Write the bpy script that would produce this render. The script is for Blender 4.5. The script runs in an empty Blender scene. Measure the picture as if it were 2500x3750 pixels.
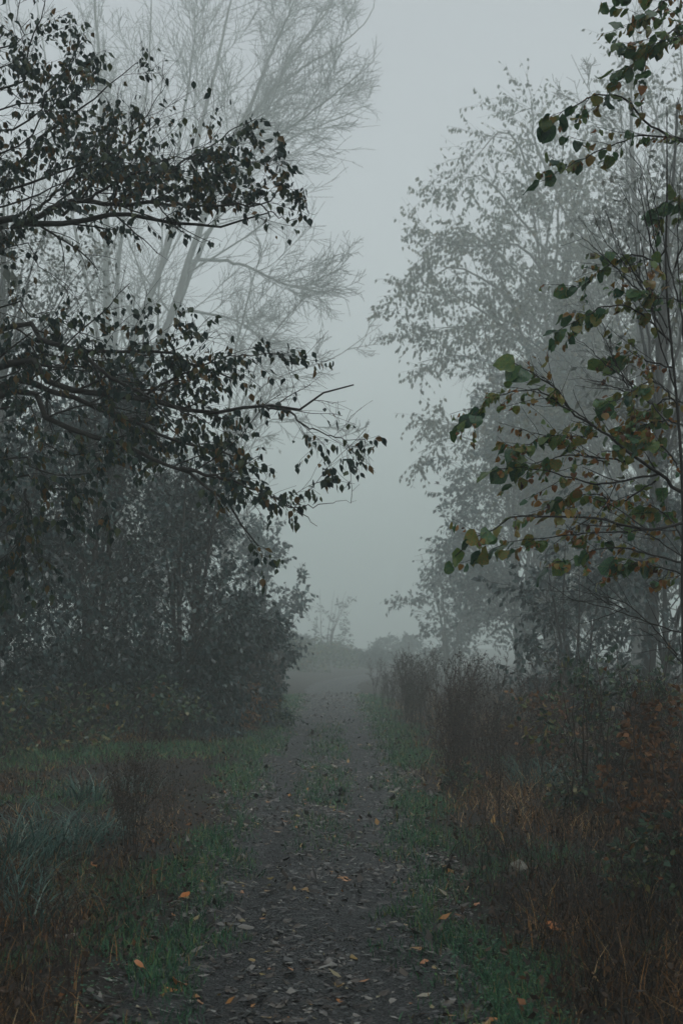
import bpy, math, random
import numpy as np

# ------------------------------------------------------------------ camera, sky, sun, exposure
SC = bpy.context.scene
COL = SC.collection
R_ = math.radians
CAM_Z = 1.6
PITCH = R_(5.43)
FPX = 50.0 / 36.0 * 3750.0          # focal length in photograph pixels

cam_d = bpy.data.cameras.new('camera')
cam = bpy.data.objects.new('camera', cam_d)
COL.objects.link(cam)
cam.location = (0, 0, CAM_Z)
cam.rotation_euler = (R_(90) + PITCH, 0, 0)
cam_d.sensor_fit = 'VERTICAL'
cam_d.sensor_height = 36.0
cam_d.sensor_width = 24.0
cam_d.lens = 50.0
cam_d.clip_start = 0.05
cam_d.clip_end = 3000
cam_d.dof.use_dof = True
cam_d.dof.focus_distance = 10.5
cam_d.dof.aperture_fstop = 5.0
SC.camera = cam

SUN_EL, SUN_AZ = R_(55), R_(150)    # overcast: the sun is only a broad brightness high up, behind the viewer
world = bpy.data.worlds.new('World')
SC.world = world
world.use_nodes = True
wn = world.node_tree.nodes
wl = world.node_tree.links
bgn = wn['Background']
sky = wn.new('ShaderNodeTexSky')
sky.sky_type = 'NISHITA'
sky.sun_disc = False
sky.sun_elevation = SUN_EL
sky.sun_rotation = SUN_AZ
sky.dust_density = 3.0
sky.air_density = 1.0
hsv = wn.new('ShaderNodeHueSaturation')       # overcast: the blue washed out evenly
hsv.inputs['Saturation'].default_value = 0.22
wl.new(sky.outputs[0], hsv.inputs['Color'])
wl.new(hsv.outputs[0], bgn.inputs['Color'])
bgn.inputs['Strength'].default_value = 0.10

sun_d = bpy.data.lights.new('sun', 'SUN')
sun_d.energy = 0.6
sun_d.angle = R_(70)
sun_d.color = (1.0, 0.98, 0.95)
sun = bpy.data.objects.new('sun', sun_d)
COL.objects.link(sun)
sun.rotation_euler = (R_(90) - SUN_EL, 0, math.pi - SUN_AZ)

SC.view_settings.view_transform = 'Standard'
SC.view_settings.look = 'None'
SC.view_settings.gamma = 1.0
SC.view_settings.exposure = 1.2
try:
    SC.view_settings.use_curve_mapping = False
except Exception:
    pass
SC.render.engine = 'CYCLES'
CY = SC.cycles
CY.max_bounces = 4
CY.diffuse_bounces = 2
CY.glossy_bounces = 2
CY.transmission_bounces = 3
CY.transparent_max_bounces = 6
CY.volume_bounces = 3
CY.use_denoising = True
CY.denoising_prefilter = 'ACCURATE'
CY.sample_clamp_indirect = 4.0
CY.caustics_reflective = False
CY.caustics_refractive = False

FOG_DENSITY = 0.0086

# ------------------------------------------------------------------ helpers
def nrm(a):
    return a / np.maximum(np.linalg.norm(a, axis=-1, keepdims=True), 1e-9)

def at(px, py, Y):
    """world point seen at photograph pixel (px, py) at ground distance Y"""
    u = (px - 1250.0) / FPX
    v = (1875.0 - py) / FPX
    ca, sa = math.cos(PITCH), math.sin(PITCH)
    d = (u, ca - v * sa, sa + v * ca)
    k = Y / d[1]
    return np.array((u * k, Y, CAM_Z + d[2] * k))

def project(P):
    ca, sa = math.cos(PITCH), math.sin(PITCH)
    z = P[..., 2] - CAM_Z
    dep = P[..., 1] * ca + z * sa
    up = -P[..., 1] * sa + z * ca
    dep = np.maximum(dep, 0.01)
    return 1250 + FPX * P[..., 0] / dep, 1875 - FPX * up / dep, dep

def in_frame(P, margin=30):
    px, py, dep = project(P)
    return (px > -margin) & (px < 2500 + margin) & (py > -margin) & (py < 3750 + margin) & (P[..., 1] > 0.5)

class Geo:
    def __init__(s):
        s.V, s.Q, s.T, s.A, s.n = [], [], [], [], 0
    def add(s, V, quads=None, tris=None, tint=0.5):
        V = np.asarray(V, float).reshape(-1, 3)
        if quads is not None and len(quads):
            s.Q.append(np.asarray(quads, np.int64).reshape(-1, 4) + s.n)
        if tris is not None and len(tris):
            s.T.append(np.asarray(tris, np.int64).reshape(-1, 3) + s.n)
        a = np.empty(len(V)); a[:] = tint
        s.A.append(a)
        s.V.append(V)
        s.n += len(V)
    def mesh(s, name, mat, smooth=True):
        V = np.concatenate(s.V) if s.V else np.zeros((0, 3))
        Q = np.concatenate(s.Q) if s.Q else np.zeros((0, 4), np.int64)
        T = np.concatenate(s.T) if s.T else np.zeros((0, 3), np.int64)
        A = np.concatenate(s.A) if s.A else np.zeros(0)
        me = bpy.data.meshes.new(name)
        me.vertices.add(len(V))
        me.vertices.foreach_set('co', V.astype(np.float32).ravel())
        idx = np.concatenate([Q.ravel(), T.ravel()]).astype(np.int32)
        me.loops.add(len(idx))
        me.loops.foreach_set('vertex_index', idx)
        nq, nt = len(Q), len(T)
        me.polygons.add(nq + nt)
        st = np.concatenate([np.arange(nq) * 4, nq * 4 + np.arange(nt) * 3]).astype(np.int32)
        me.polygons.foreach_set('loop_start', st)
        if smooth:
            me.polygons.foreach_set('use_smooth', np.ones(nq + nt, bool))
        at_ = me.attributes.new('tint', 'FLOAT', 'POINT')
        at_.data.foreach_set('value', A.astype(np.float32))
        me.materials.append(mat)
        me.update(calc_edges=True)
        return me
    def build(s, name, mat, parent=None, smooth=True, loc=None):
        o = bpy.data.objects.new(name, s.mesh(name, mat, smooth))
        COL.objects.link(o)
        if parent is not None:
            o.parent = parent
        if loc is not None:
            o.location = loc
        return o

def tag(o, label=None, cat=None, group=None, kind=None):
    if label: o['label'] = label
    if cat: o['category'] = cat
    if group: o['group'] = group
    if kind: o['kind'] = kind
    return o

def empty(name, loc=(0, 0, 0), rz=0.0, sc=1.0):
    o = bpy.data.objects.new(name, None)
    COL.objects.link(o)
    o.location = loc
    o.rotation_euler = (0, 0, rz)
    o.scale = (sc, sc, sc)
    o.empty_display_size = 0.2
    return o

def child(name, me, parent, loc=None, rot=None, sc=None):
    o = bpy.data.objects.new(name, me)
    COL.objects.link(o)
    o.parent = parent
    if loc is not None: o.location = loc
    if rot is not None: o.rotation_euler = rot
    if sc is not None: o.scale = sc
    return o

def copy_tree(root, loc, rz, sc, label=None):
    c = root.copy(); COL.objects.link(c)
    c.location = loc; c.rotation_euler = (0, 0, rz)
    c.scale = sc if hasattr(sc, '__len__') else (sc, sc, sc)
    if label: c['label'] = label
    for ch in list(root.children):
        d = ch.copy(); COL.objects.link(d); d.parent = c
    return c

# ---- tubes along many polylines at once
def tubes(geo, P, R, S=4, tint=None, rng=None):
    P = np.asarray(P, float); R = np.asarray(R, float)
    N, K, _ = P.shape
    if N == 0: return
    T = np.empty_like(P)
    T[:, 1:-1] = P[:, 2:] - P[:, :-2]
    T[:, 0] = P[:, 1] - P[:, 0]
    T[:, -1] = P[:, -1] - P[:, -2]
    T = nrm(T)
    m = nrm(P[:, -1] - P[:, 0])
    ref = np.where(np.abs(m[:, 2:3]) > 0.7, np.array([[1.0, 0.15, 0]]), np.array([[0.1, 0, 1.0]]))
    U = nrm(np.cross(T, np.broadcast_to(ref[:, None, :], T.shape)))
    W = np.cross(T, U)
    a = np.arange(S) / S * 2 * math.pi
    V = P[:, :, None, :] + R[:, :, None, None] * (np.cos(a)[None, None, :, None] * U[:, :, None, :] + np.sin(a)[None, None, :, None] * W[:, :, None, :])
    base = (np.arange(N) * K * S)[:, None, None] + (np.arange(K - 1) * S)[None, :, None]
    j = np.arange(S)[None, None, :]; j2 = (j + 1) % S
    Q = np.stack([base + j, base + j2, base + S + j2, base + S + j], axis=-1).reshape(-1, 4)
    if tint is None: tint = 0.5
    elif np.ndim(tint) == 1: tint = np.repeat(np.asarray(tint), K * S)
    geo.add(V, quads=Q, tint=tint)

def smooth_line(pts, K, wob=0.0, rng=None):
    """Catmull-Rom through pts, K points evenly spaced"""
    p = np.asarray(pts, float)
    q = np.vstack([2 * p[0] - p[1], p, 2 * p[-1] - p[-2]])
    out = []
    for i in range(1, len(q) - 2):
        t = np.linspace(0, 1, 12, endpoint=False)[:, None]
        p0, p1, p2, p3 = q[i - 1], q[i], q[i + 1], q[i + 2]
        out.append(0.5 * (2 * p1 + (p2 - p0) * t + (2 * p0 - 5 * p1 + 4 * p2 - p3) * t ** 2 + (-p0 + 3 * p1 - 3 * p2 + p3) * t ** 3))
    c = np.vstack(out + [p[-1:]])
    s = np.concatenate([[0], np.cumsum(np.linalg.norm(np.diff(c, axis=0), axis=1))])
    u = np.linspace(0, s[-1], K)
    r = np.stack([np.interp(u, s, c[:, k]) for k in range(3)], axis=1)
    if wob and rng is not None:
        w = rng.normal(0, wob, (K, 3)); w[0] = 0; w[-1] = 0
        r = r + w
    return r

def spawn(rng, P, R, n, t0, t1, ang, length, K, trop=(0, 0, 0), tropw=0.0, wig=0.08, rr=0.6, rmin=0.0012, rtip=0.35, tipshort=0.5, flat=None, keep=None, rel=None):
    """n children on each parent polyline"""
    P = np.asarray(P, float)
    N, K0, _ = P.shape
    ids = np.repeat(np.arange(N), n)
    M = len(ids)
    strat = (np.tile(np.arange(n), N) + rng.random(M)) / n
    t = t0 + (t1 - t0) * strat
    f = t * (K0 - 1); i0 = np.minimum(f.astype(int), K0 - 2); w = (f - i0)[:, None]
    pos = P[ids, i0] * (1 - w) + P[ids, i0 + 1] * w
    tan = nrm(P[ids, i0 + 1] - P[ids, i0])
    r0 = R[ids, i0] * (1 - w[:, 0]) + R[ids, i0 + 1] * w[:, 0]
    q = rng.normal(size=(M, 3))
    if flat is not None: q = q * np.array(flat)
    perp = nrm(q - (q * tan).sum(-1, keepdims=True) * tan)
    a = rng.uniform(ang[0], ang[1], M)[:, None]
    d = nrm(np.cos(a) * tan + np.sin(a) * perp)
    L = rng.uniform(length[0], length[1], M) * (1 - tipshort * t)
    if rel: L = L * np.sqrt(np.linalg.norm(np.diff(P, axis=1), axis=-1).sum(1) / rel)[ids]
    seg = L / (K - 1)
    C = np.empty((M, K, 3)); C[:, 0] = pos
    tv = np.asarray(trop, float)[None, :]
    for k in range(1, K):
        C[:, k] = C[:, k - 1] + d * seg[:, None]
        d = nrm(d + tv * tropw + rng.normal(0, wig, (M, 3)))
    rb = np.maximum(np.minimum(rr * r0, r0 * 0.95), rmin)
    ta = np.linspace(1, rtip, K)[None, :]
    RR = np.maximum(rb[:, None] * ta, rmin * 0.7)
    if keep is not None:
        m = keep(C[:, -1])
        C, RR, ids = C[m], RR[m], ids[m]
    return C, RR, ids

# ---- leaf templates: length along +Y, width X, face normal Z, unit length
def leaf_tpl(kind, seed):
    r = np.random.default_rng(seed)
    if kind == 'ovate':      # hanging pointed leaf
        rows, cols = 6, 3
        y = np.linspace(0, 1, rows)
        w = np.array([0.04, 0.24, 0.30, 0.23, 0.10, 0.01]) * r.uniform(0.85, 1.2)
        fold, curl, side = r.uniform(0.1, 0.75), r.uniform(-0.35, 0.25), r.uniform(-0.14, 0.14)
        rip = 0.02
    elif kind == 'heart':    # broad lime-like leaf with cupped, toothed blade
        rows, cols = 7, 5
        y = np.array([-0.06, 0.06, 0.25, 0.47, 0.68, 0.87, 1.0])
        w = np.array([0.22, 0.43, 0.52, 0.49, 0.38, 0.19, 0.015]) * r.uniform(0.85, 1.08)
        fold, curl, side = r.uniform(-0.25, 0.2), r.uniform(-0.55, -0.05), r.uniform(-0.1, 0.1)
        rip = 0.055
    elif kind == 'lance':
        rows, cols = 4, 3
        y = np.linspace(0, 1, rows)
        w = np.array([0.03, 0.17, 0.13, 0.01]) * r.uniform(0.8, 1.2)
        fold, curl, side = r.uniform(0.05, 0.4), r.uniform(-0.4, 0.1), r.uniform(-0.1, 0.1)
        rip = 0.0
    elif kind == 'curl':     # withered, rolled up leaf
        rows, cols = 5, 4
        y = np.linspace(0, 1, rows)
        w = np.array([0.05, 0.22, 0.27, 0.18, 0.02]) * r.uniform(0.8, 1.25)
        fold, curl, side = r.uniform(0.7, 1.6), r.uniform(-0.5, 0.5), r.uniform(-0.2, 0.2)
        rip = 0.06
    else:                    # 'kite': far foliage
        rows, cols = 3, 3
        y = np.array([0, 0.42, 1.0])
        w = np.array([0.02, 0.27, 0.02]) * r.uniform(0.8, 1.25)
        fold, curl, side = r.uniform(0.0, 0.5), r.uniform(-0.3, 0.1), r.uniform(-0.1, 0.1)
        rip = 0.0
    if kind in ('kite', 'lance'):      # far foliage: one folded blade
        ww = (0.27 if kind == 'kite' else 0.16) * r.uniform(0.8, 1.25)
        f_ = r.uniform(0.05, 0.45)
        V = np.array([(0, 0, 0), (ww, 0.42, -ww * f_), (side, 1.0, curl), (-ww, 0.42, -ww * f_)])
        return V, np.array([[0, 1, 2, 3]])
    u = np.linspace(-1, 1, cols)
    X = w[:, None] * u[None, :] + side * (y ** 2)[:, None]
    Y = np.repeat(y[:, None], cols, 1)
    Z = -fold * np.abs(u)[None, :] ** 1.5 * w[:, None] + curl * (y ** 2)[:, None]
    if kind == 'heart':
        Y = Y - 0.10 * (np.abs(u)[None, :] ** 2) * (w[:, None] > 0.3) * (y < 0.2)[:, None]
        Y = Y + r.normal(0, 0.018, Y.shape) * (np.abs(u)[None, :] > 0.9)
        X = X * (1 + r.normal(0, 0.07, X.shape) * (np.abs(u)[None, :] > 0.9))
    if rip:
        Z = Z + r.normal(0, rip, Z.shape) * np.abs(u)[None, :]
    V = np.stack([X, Y, Z], -1).reshape(-1, 3)
    Q = [[i * cols + j, i * cols + j + 1, (i + 1) * cols + j + 1, (i + 1) * cols + j] for i in range(rows - 1) for j in range(cols - 1)]
    return V, np.array(Q)

def frames(rng, axis, flat_up=0.0):
    """orthonormal frames with Y along axis; flat_up pulls the blade normal towards +Z"""
    Y = nrm(axis)
    q = rng.normal(size=Y.shape) * (1 - flat_up) + np.array([0, 0, 1.0]) * flat_up * 1.5
    Z = nrm(q - (q * Y).sum(-1, keepdims=True) * Y)
    X = np.cross(Y, Z)
    return X, Y, Z

def put(geo, tpls, rng, pos, X, Y, Z, s, tint):
    N = len(pos)
    which = rng.integers(0, len(tpls), N)
    s = np.broadcast_to(s, (N,)); tint = np.broadcast_to(tint, (N,))
    for k, (V, Q) in enumerate(tpls):
        m = which == k
        n = int(m.sum())
        if n == 0: continue
        W = pos[m][:, None, :] + s[m][:, None, None] * (V[None, :, 0:1] * X[m][:, None, :] + V[None, :, 1:2] * Y[m][:, None, :] + V[None, :, 2:3] * Z[m][:, None, :])
        nv = len(V)
        QQ = (np.arange(n) * nv)[:, None, None] + Q[None]
        geo.add(W, quads=QQ, tint=np.repeat(tint[m], nv))

def on_lines(rng, P, n, t0=0.1, t1=1.0):
    N, K, _ = P.shape
    ids = np.repeat(np.arange(N), n)
    t = t0 + (t1 - t0) * (np.tile(np.arange(n), N) + rng.random(N * n)) / n
    f = t * (K - 1); i = np.minimum(f.astype(int), K - 2); w = (f - i)[:, None]
    return P[ids, i] * (1 - w) + P[ids, i + 1] * w, nrm(P[ids, i + 1] - P[ids, i]), ids

from mathutils import Matrix
def leaf_objects(name, parent, meshes, rng, pos, X, Y, Z, s):
    """each leaf an object of its own, sharing a few meshes"""
    for k in range(len(pos)):
        o = bpy.data.objects.new(name, meshes[int(rng.integers(0, len(meshes)))])
        COL.objects.link(o)
        o.parent = parent
        M = np.eye(4)
        M[:3, 0] = X[k] * s[k]; M[:3, 1] = Y[k] * s[k]; M[:3, 2] = Z[k] * s[k]; M[:3, 3] = pos[k]
        o.matrix_local = Matrix(M.tolist())

# ------------------------------------------------------------------ materials
def mat_new(name):
    m = bpy.data.materials.new(name)
    m.use_nodes = True
    nt = m.node_tree
    return m, nt.nodes, nt.links, nt.nodes['Principled BSDF']

def ramp(nodes, stops):
    r = nodes.new('ShaderNodeValToRGB')
    e = r.color_ramp.elements
    while len(e) < len(stops): e.new(0.5)
    for i, (p, c) in enumerate(stops):
        e[i].position = p; e[i].color = (c[0], c[1], c[2], 1)
    return r

def leaf_mat(name, stops, rough=0.5, transl=0.25, spec=0.35, blotch=0.0, veins=False):
    m, n, l, b = mat_new(name)
    a = n.new('ShaderNodeAttribute'); a.attribute_name = 'tint'
    r = ramp(n, stops)
    fac = a.outputs['Fac']
    if blotch:
        tc = n.new('ShaderNodeTexCoord')
        nz = n.new('ShaderNodeTexNoise'); nz.inputs['Scale'].default_value = 5.0; nz.inputs['Detail'].default_value = 4
        l.new(tc.outputs['Object'], nz.inputs['Vector'])
        sb = n.new('ShaderNodeMath'); sb.operation = 'SUBTRACT'; sb.inputs[1].default_value = 0.5
        l.new(nz.outputs['Fac'], sb.inputs[0])
        mu = n.new('ShaderNodeMath'); mu.operation = 'MULTIPLY_ADD'; mu.inputs[1].default_value = blotch
        l.new(sb.outputs[0], mu.inputs[0]); l.new(fac, mu.inputs[2])
        fac = mu.outputs[0]
    l.new(fac, r.inputs['Fac'])
    colr = r.outputs['Color']
    if veins:
        sx_ = n.new('ShaderNodeSeparateXYZ'); l.new(tc.outputs['Object'], sx_.inputs[0])
        ab = n.new('ShaderNodeMath'); ab.operation = 'ABSOLUTE'; l.new(sx_.outputs['X'], ab.inputs[0])
        w1 = n.new('ShaderNodeMath'); w1.operation = 'MULTIPLY_ADD'; w1.inputs[1].default_value = -0.8; l.new(ab.outputs[0], w1.inputs[0]); l.new(sx_.outputs['Y'], w1.inputs[2])
        w2 = n.new('ShaderNodeMath'); w2.operation = 'MULTIPLY'; w2.inputs[1].default_value = 6.5; l.new(w1.outputs[0], w2.inputs[0])
        w3 = n.new('ShaderNodeMath'); w3.operation = 'FRACT'; l.new(w2.outputs[0], w3.inputs[0])
        w4 = n.new('ShaderNodeMath'); w4.operation = 'LESS_THAN'; w4.inputs[1].default_value = 0.16; l.new(w3.outputs[0], w4.inputs[0])
        w5 = n.new('ShaderNodeMath'); w5.operation = 'LESS_THAN'; w5.inputs[1].default_value = 0.022; l.new(ab.outputs[0], w5.inputs[0])
        w6 = n.new('ShaderNodeMath'); w6.operation = 'MAXIMUM'; l.new(w4.outputs[0], w6.inputs[0]); l.new(w5.outputs[0], w6.inputs[1])
        w7 = n.new('ShaderNodeMath'); w7.operation = 'MULTIPLY'; w7.inputs[1].default_value = 0.4; l.new(w6.outputs[0], w7.inputs[0])
        mv = n.new('ShaderNodeMix'); mv.data_type = 'RGBA'; mv.blend_type = 'MIX'
        l.new(w7.outputs[0], mv.inputs[0]); l.new(colr, mv.inputs[6]); mv.inputs[7].default_value = (0.16, 0.19, 0.07, 1)
        ns = n.new('ShaderNodeTexNoise'); ns.inputs['Scale'].default_value = 14.0; ns.inputs['Detail'].default_value = 3; l.new(tc.outputs['Object'], ns.inputs['Vector'])
        rs = ramp(n, [(0.60, (1, 1, 1)), (0.68, (0.25, 0.16, 0.1))]); l.new(ns.outputs['Fac'], rs.inputs['Fac'])
        ms = n.new('ShaderNodeMix'); ms.data_type = 'RGBA'; ms.blend_type = 'MULTIPLY'; ms.inputs[0].default_value = 1
        l.new(mv.outputs[2], ms.inputs[6]); l.new(rs.outputs['Color'], ms.inputs[7])
        colr = ms.outputs[2]
        bpv = n.new('ShaderNodeBump'); bpv.inputs['Strength'].default_value = 0.5; bpv.inputs['Distance'].default_value = 0.02
        l.new(w6.outputs[0], bpv.inputs['Height']); l.new(bpv.outputs[0], b.inputs['Normal'])
    l.new(colr, b.inputs['Base Color'])
    b.inputs['Roughness'].default_value = rough
    b.inputs['Specular IOR Level'].default_value = spec
    if transl:
        t = n.new('ShaderNodeBsdfTranslucent'); mx = n.new('ShaderNodeMixShader')
        l.new(colr, t.inputs['Color'])
        mx.inputs[0].default_value = transl
        l.new(b.outputs[0], mx.inputs[1]); l.new(t.outputs[0], mx.inputs[2])
        l.new(mx.outputs[0], n['Material Output'].inputs['Surface'])
    return m

def bark_mat(name, c0, c1, scale=8.0, bump=0.4):
    m, n, l, b = mat_new(name)
    tc = n.new('ShaderNodeTexCoord'); mp = n.new('ShaderNodeMapping')
    mp.inputs['Scale'].default_value = (1, 1, 0.25)
    l.new(tc.outputs['Object'], mp.inputs['Vector'])
    nz = n.new('ShaderNodeTexNoise'); nz.inputs['Scale'].default_value = scale; nz.inputs['Detail'].default_value = 6
    l.new(mp.outputs[0], nz.inputs['Vector'])
    r = ramp(n, [(0.3, c0), (0.7, c1)])
    l.new(nz.outputs['Fac'], r.inputs['Fac'])
    l.new(r.outputs['Color'], b.inputs['Base Color'])
    b.inputs['Roughness'].default_value = 0.7
    bp = n.new('ShaderNodeBump'); bp.inputs['Strength'].default_value = bump; bp.inputs['Distance'].default_value = 0.02
    l.new(nz.outputs['Fac'], bp.inputs['Height']); l.new(bp.outputs[0], b.inputs['Normal'])
    return m

M_DARKBARK = bark_mat('dark_wet_bark', (0.018, 0.017, 0.016), (0.05, 0.047, 0.042))
M_GREYBARK = bark_mat('grey_bark', (0.025, 0.026, 0.022), (0.06, 0.06, 0.05))
M_CANE = bark_mat('cane', (0.035, 0.022, 0.016), (0.075, 0.05, 0.035), 20)
M_LEAF_LEFT = leaf_mat('dark_drooping_leaf', [(0.0, (0.02, 0.05, 0.05)), (0.5, (0.042, 0.085, 0.068)), (0.82, (0.09, 0.12, 0.05)), (0.96, (0.19, 0.11, 0.035))], 0.45, 0.3, blotch=0.25)
M_LEAF_LIME = leaf_mat('lime_leaf', [(0.0, (0.02, 0.10, 0.065)), (0.28, (0.065, 0.19, 0.075)), (0.48, (0.16, 0.26, 0.055)), (0.62, (0.30, 0.23, 0.045)), (0.78, (0.42, 0.16, 0.03)), (1.0, (0.12, 0.045, 0.022))], 0.34, 0.3, spec=0.6, blotch=0.7, veins=True)
M_LEAF_FAR = leaf_mat('far_tree_leaf', [(0.0, (0.03, 0.045, 0.03)), (0.6, (0.05, 0.06, 0.035)), (1.0, (0.09, 0.075, 0.035))], 0.55, 0.25)
M_LEAF_SHRUB = leaf_mat('shrub_leaf', [(0.0, (0.005, 0.02, 0.023)), (0.55, (0.013, 0.045, 0.049)), (0.86, (0.035, 0.085, 0.085)), (1.0, (0.11, 0.17, 0.16))], 0.38, 0.15, spec=0.6)
M_BRAMBLE = leaf_mat('bramble_leaf', [(0.0, (0.015, 0.05, 0.034)), (0.5, (0.04, 0.10, 0.06)), (0.8, (0.10, 0.16, 0.07)), (0.93, (0.20, 0.18, 0.05)), (1.0, (0.24, 0.09, 0.03))], 0.35, 0.2, spec=0.5)
M_RUST = leaf_mat('rusty_leaf', [(0.0, (0.06, 0.028, 0.014)), (0.5, (0.17, 0.07, 0.02)), (0.85, (0.30, 0.13, 0.04)), (1.0, (0.12, 0.11, 0.04))], 0.5, 0.25)
M_WITHER = leaf_mat('withered_leaf', [(0.0, (0.02, 0.013, 0.009)), (0.7, (0.06, 0.036, 0.02)), (0.93, (0.12, 0.065, 0.03)), (1.0, (0.22, 0.09, 0.03))], 0.5, 0.1)
M_TURF = leaf_mat('turf_blade', [(0.0, (0.008, 0.04, 0.024)), (0.4, (0.03, 0.14, 0.075)), (0.68, (0.075, 0.215, 0.085)), (0.86, (0.18, 0.25, 0.075)), (1.0, (0.26, 0.17, 0.06))], 0.45, 0.3)
M_PALEGRASS = leaf_mat('long_grass_blade', [(0.0, (0.014, 0.055, 0.045)), (0.5, (0.045, 0.135, 0.11)), (0.85, (0.12, 0.24, 0.20)), (1.0, (0.34, 0.42, 0.34))], 0.38, 0.25, spec=0.6)
M_DEADGRASS = leaf_mat('dead_grass_blade', [(0.0, (0.005, 0.004, 0.003)), (0.40, (0.022, 0.012, 0.005)), (0.64, (0.12, 0.055, 0.014)), (0.86, (0.33, 0.16, 0.042)), (1.0, (0.50, 0.36, 0.18))], 0.55, 0.2)
M_WEED = leaf_mat('dead_weed_stalk', [(0.0, (0.014, 0.011, 0.010)), (0.6, (0.04, 0.028, 0.022)), (1.0, (0.075, 0.052, 0.04))], 0.7, 0.0)
M_FLUFF = leaf_mat('dead_weed_seed', [(0.0, (0.025, 0.02, 0.018)), (0.6, (0.075, 0.052, 0.04)), (1.0, (0.20, 0.16, 0.125))], 0.8, 0.1)
M_LITTER = leaf_mat('leaf_litter', [(0.0, (0.007, 0.006, 0.006)), (0.5, (0.026, 0.019, 0.014)), (0.8, (0.10, 0.085, 0.068)), (0.92, (0.30, 0.29, 0.26)), (0.955, (0.26, 0.21, 0.06)), (1.0, (0.50, 0.17, 0.035))], 0.35, 0.0, spec=0.6)
M_STONE = leaf_mat('gravel_stone', [(0.0, (0.006, 0.007, 0.008)), (0.7, (0.024, 0.026, 0.028)), (1.0, (0.12, 0.125, 0.13))], 0.35, 0.0, spec=0.6)
M_CLOVER = leaf_mat('clover', [(0.0, (0.018, 0.07, 0.042)), (0.6, (0.05, 0.18, 0.10)), (1.0, (0.12, 0.26, 0.09))], 0.45, 0.2)

def ground_mat():
    m, n, l, b = mat_new('earth')
    tc = n.new('ShaderNodeTexCoord')
    n1 = n.new('ShaderNodeTexNoise'); n1.inputs['Scale'].default_value = 0.8; n1.inputs['Detail'].default_value = 8
    n2 = n.new('ShaderNodeTexNoise'); n2.inputs['Scale'].default_value = 30; n2.inputs['Detail'].default_value = 6
    l.new(tc.outputs['Object'], n1.inputs['Vector']); l.new(tc.outputs['Object'], n2.inputs['Vector'])
    r1 = ramp(n, [(0.35, (0.006, 0.005, 0.004)), (0.55, (0.014, 0.010, 0.006)), (0.7, (0.010, 0.014, 0.007))])
    r2 = ramp(n, [(0.35, (0.45, 0.45, 0.45)), (0.7, (1.4, 1.3, 1.2))])
    l.new(n1.outputs['Fac'], r1.inputs['Fac']); l.new(n2.outputs['Fac'], r2.inputs['Fac'])
    mx = n.new('ShaderNodeMix'); mx.data_type = 'RGBA'; mx.blend_type = 'MULTIPLY'; mx.inputs[0].default_value = 1
    l.new(r1.outputs['Color'], mx.inputs[6]); l.new(r2.outputs['Color'], mx.inputs[7])
    l.new(mx.outputs[2], b.inputs['Base Color'])
    b.inputs['Roughness'].default_value = 0.85
    bp = n.new('ShaderNodeBump'); bp.inputs['Strength'].default_value = 0.6; bp.inputs['Distance'].default_value = 0.03
    l.new(n2.outputs['Fac'], bp.inputs['Height']); l.new(bp.outputs[0], b.inputs['Normal'])
    return m

def path_mat():
    m, n, l, b = mat_new('wet_gravel')
    tc = n.new('ShaderNodeTexCoord')
    v = n.new('ShaderNodeTexVoronoi'); v.inputs['Scale'].default_value = 60
    n1 = n.new('ShaderNodeTexNoise'); n1.inputs['Scale'].default_value = 1.6; n1.inputs['Detail'].default_value = 7
    n2 = n.new('ShaderNodeTexNoise'); n2.inputs['Scale'].default_value = 22; n2.inputs['Detail'].default_value = 6
    for q in (v, n1, n2): l.new(tc.outputs['Object'], q.inputs['Vector'])
    r0 = ramp(n, [(0.0, (0.003, 0.0035, 0.004)), (0.6, (0.008, 0.010, 0.011)), (1.0, (0.03, 0.033, 0.035))])
    l.new(v.outputs['Color'], r0.inputs['Fac'])
    r1 = ramp(n, [(0.35, (0.55, 0.52, 0.5)), (0.65, (1.35, 1.35, 1.35))])
    l.new(n1.outputs['Fac'], r1.inputs['Fac'])
    mx = n.new('ShaderNodeMix'); mx.data_type = 'RGBA'; mx.blend_type = 'MULTIPLY'; mx.inputs[0].default_value = 1
    l.new(r0.outputs['Color'], mx.inputs[6]); l.new(r1.outputs['Color'], mx.inputs[7])
    l.new(mx.outputs[2], b.inputs['Base Color'])
    rr = n.new('ShaderNodeMapRange'); rr.inputs['To Min'].default_value = 0.3; rr.inputs['To Max'].default_value = 0.75
    l.new(n2.outputs['Fac'], rr.inputs['Value']); l.new(rr.outputs[0], b.inputs['Roughness'])
    b.inputs['Specular IOR Level'].default_value = 0.5
    ad = n.new('ShaderNodeMath'); ad.operation = 'ADD'
    l.new(v.outputs['Distance'], ad.inputs[0]); l.new(n2.outputs['Fac'], ad.inputs[1])
    bp = n.new('ShaderNodeBump'); bp.inputs['Strength'].default_value = 0.8; bp.inputs['Distance'].default_value = 0.02
    l.new(ad.outputs[0], bp.inputs['Height']); l.new(bp.outputs[0], b.inputs['Normal'])
    return m
M_EARTH = ground_mat(); M_PATH = path_mat()

# ------------------------------------------------------------------ the lie of the land
def sstep(a, b, x):
    t = np.clip((x - a) / (b - a), 0, 1)
    return t * t * (3 - 2 * t)

def wob(x, y):
    return (np.sin(x * 1.7 + y * 0.6) + np.sin(x * 0.7 - y * 1.1 + 1.3) + 0.6 * np.sin(x * 3.1 + y * 2.3 + 0.7) + 0.5 * np.sin(x * 5.3 - y * 4.1)) / 3.0

def xc(y):
    y = np.asarray(y, float)
    return -0.13 - 0.0042 * y + 0.010 * np.maximum(y - 58, 0) ** 1.7

def hw(y):
    y = np.asarray(y, float)
    return 0.74 + 0.23 * sstep(8, 22, y) + 0.05 * np.sin(y * 1.3) + 0.035 * np.sin(y * 3.7 + 1)

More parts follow.
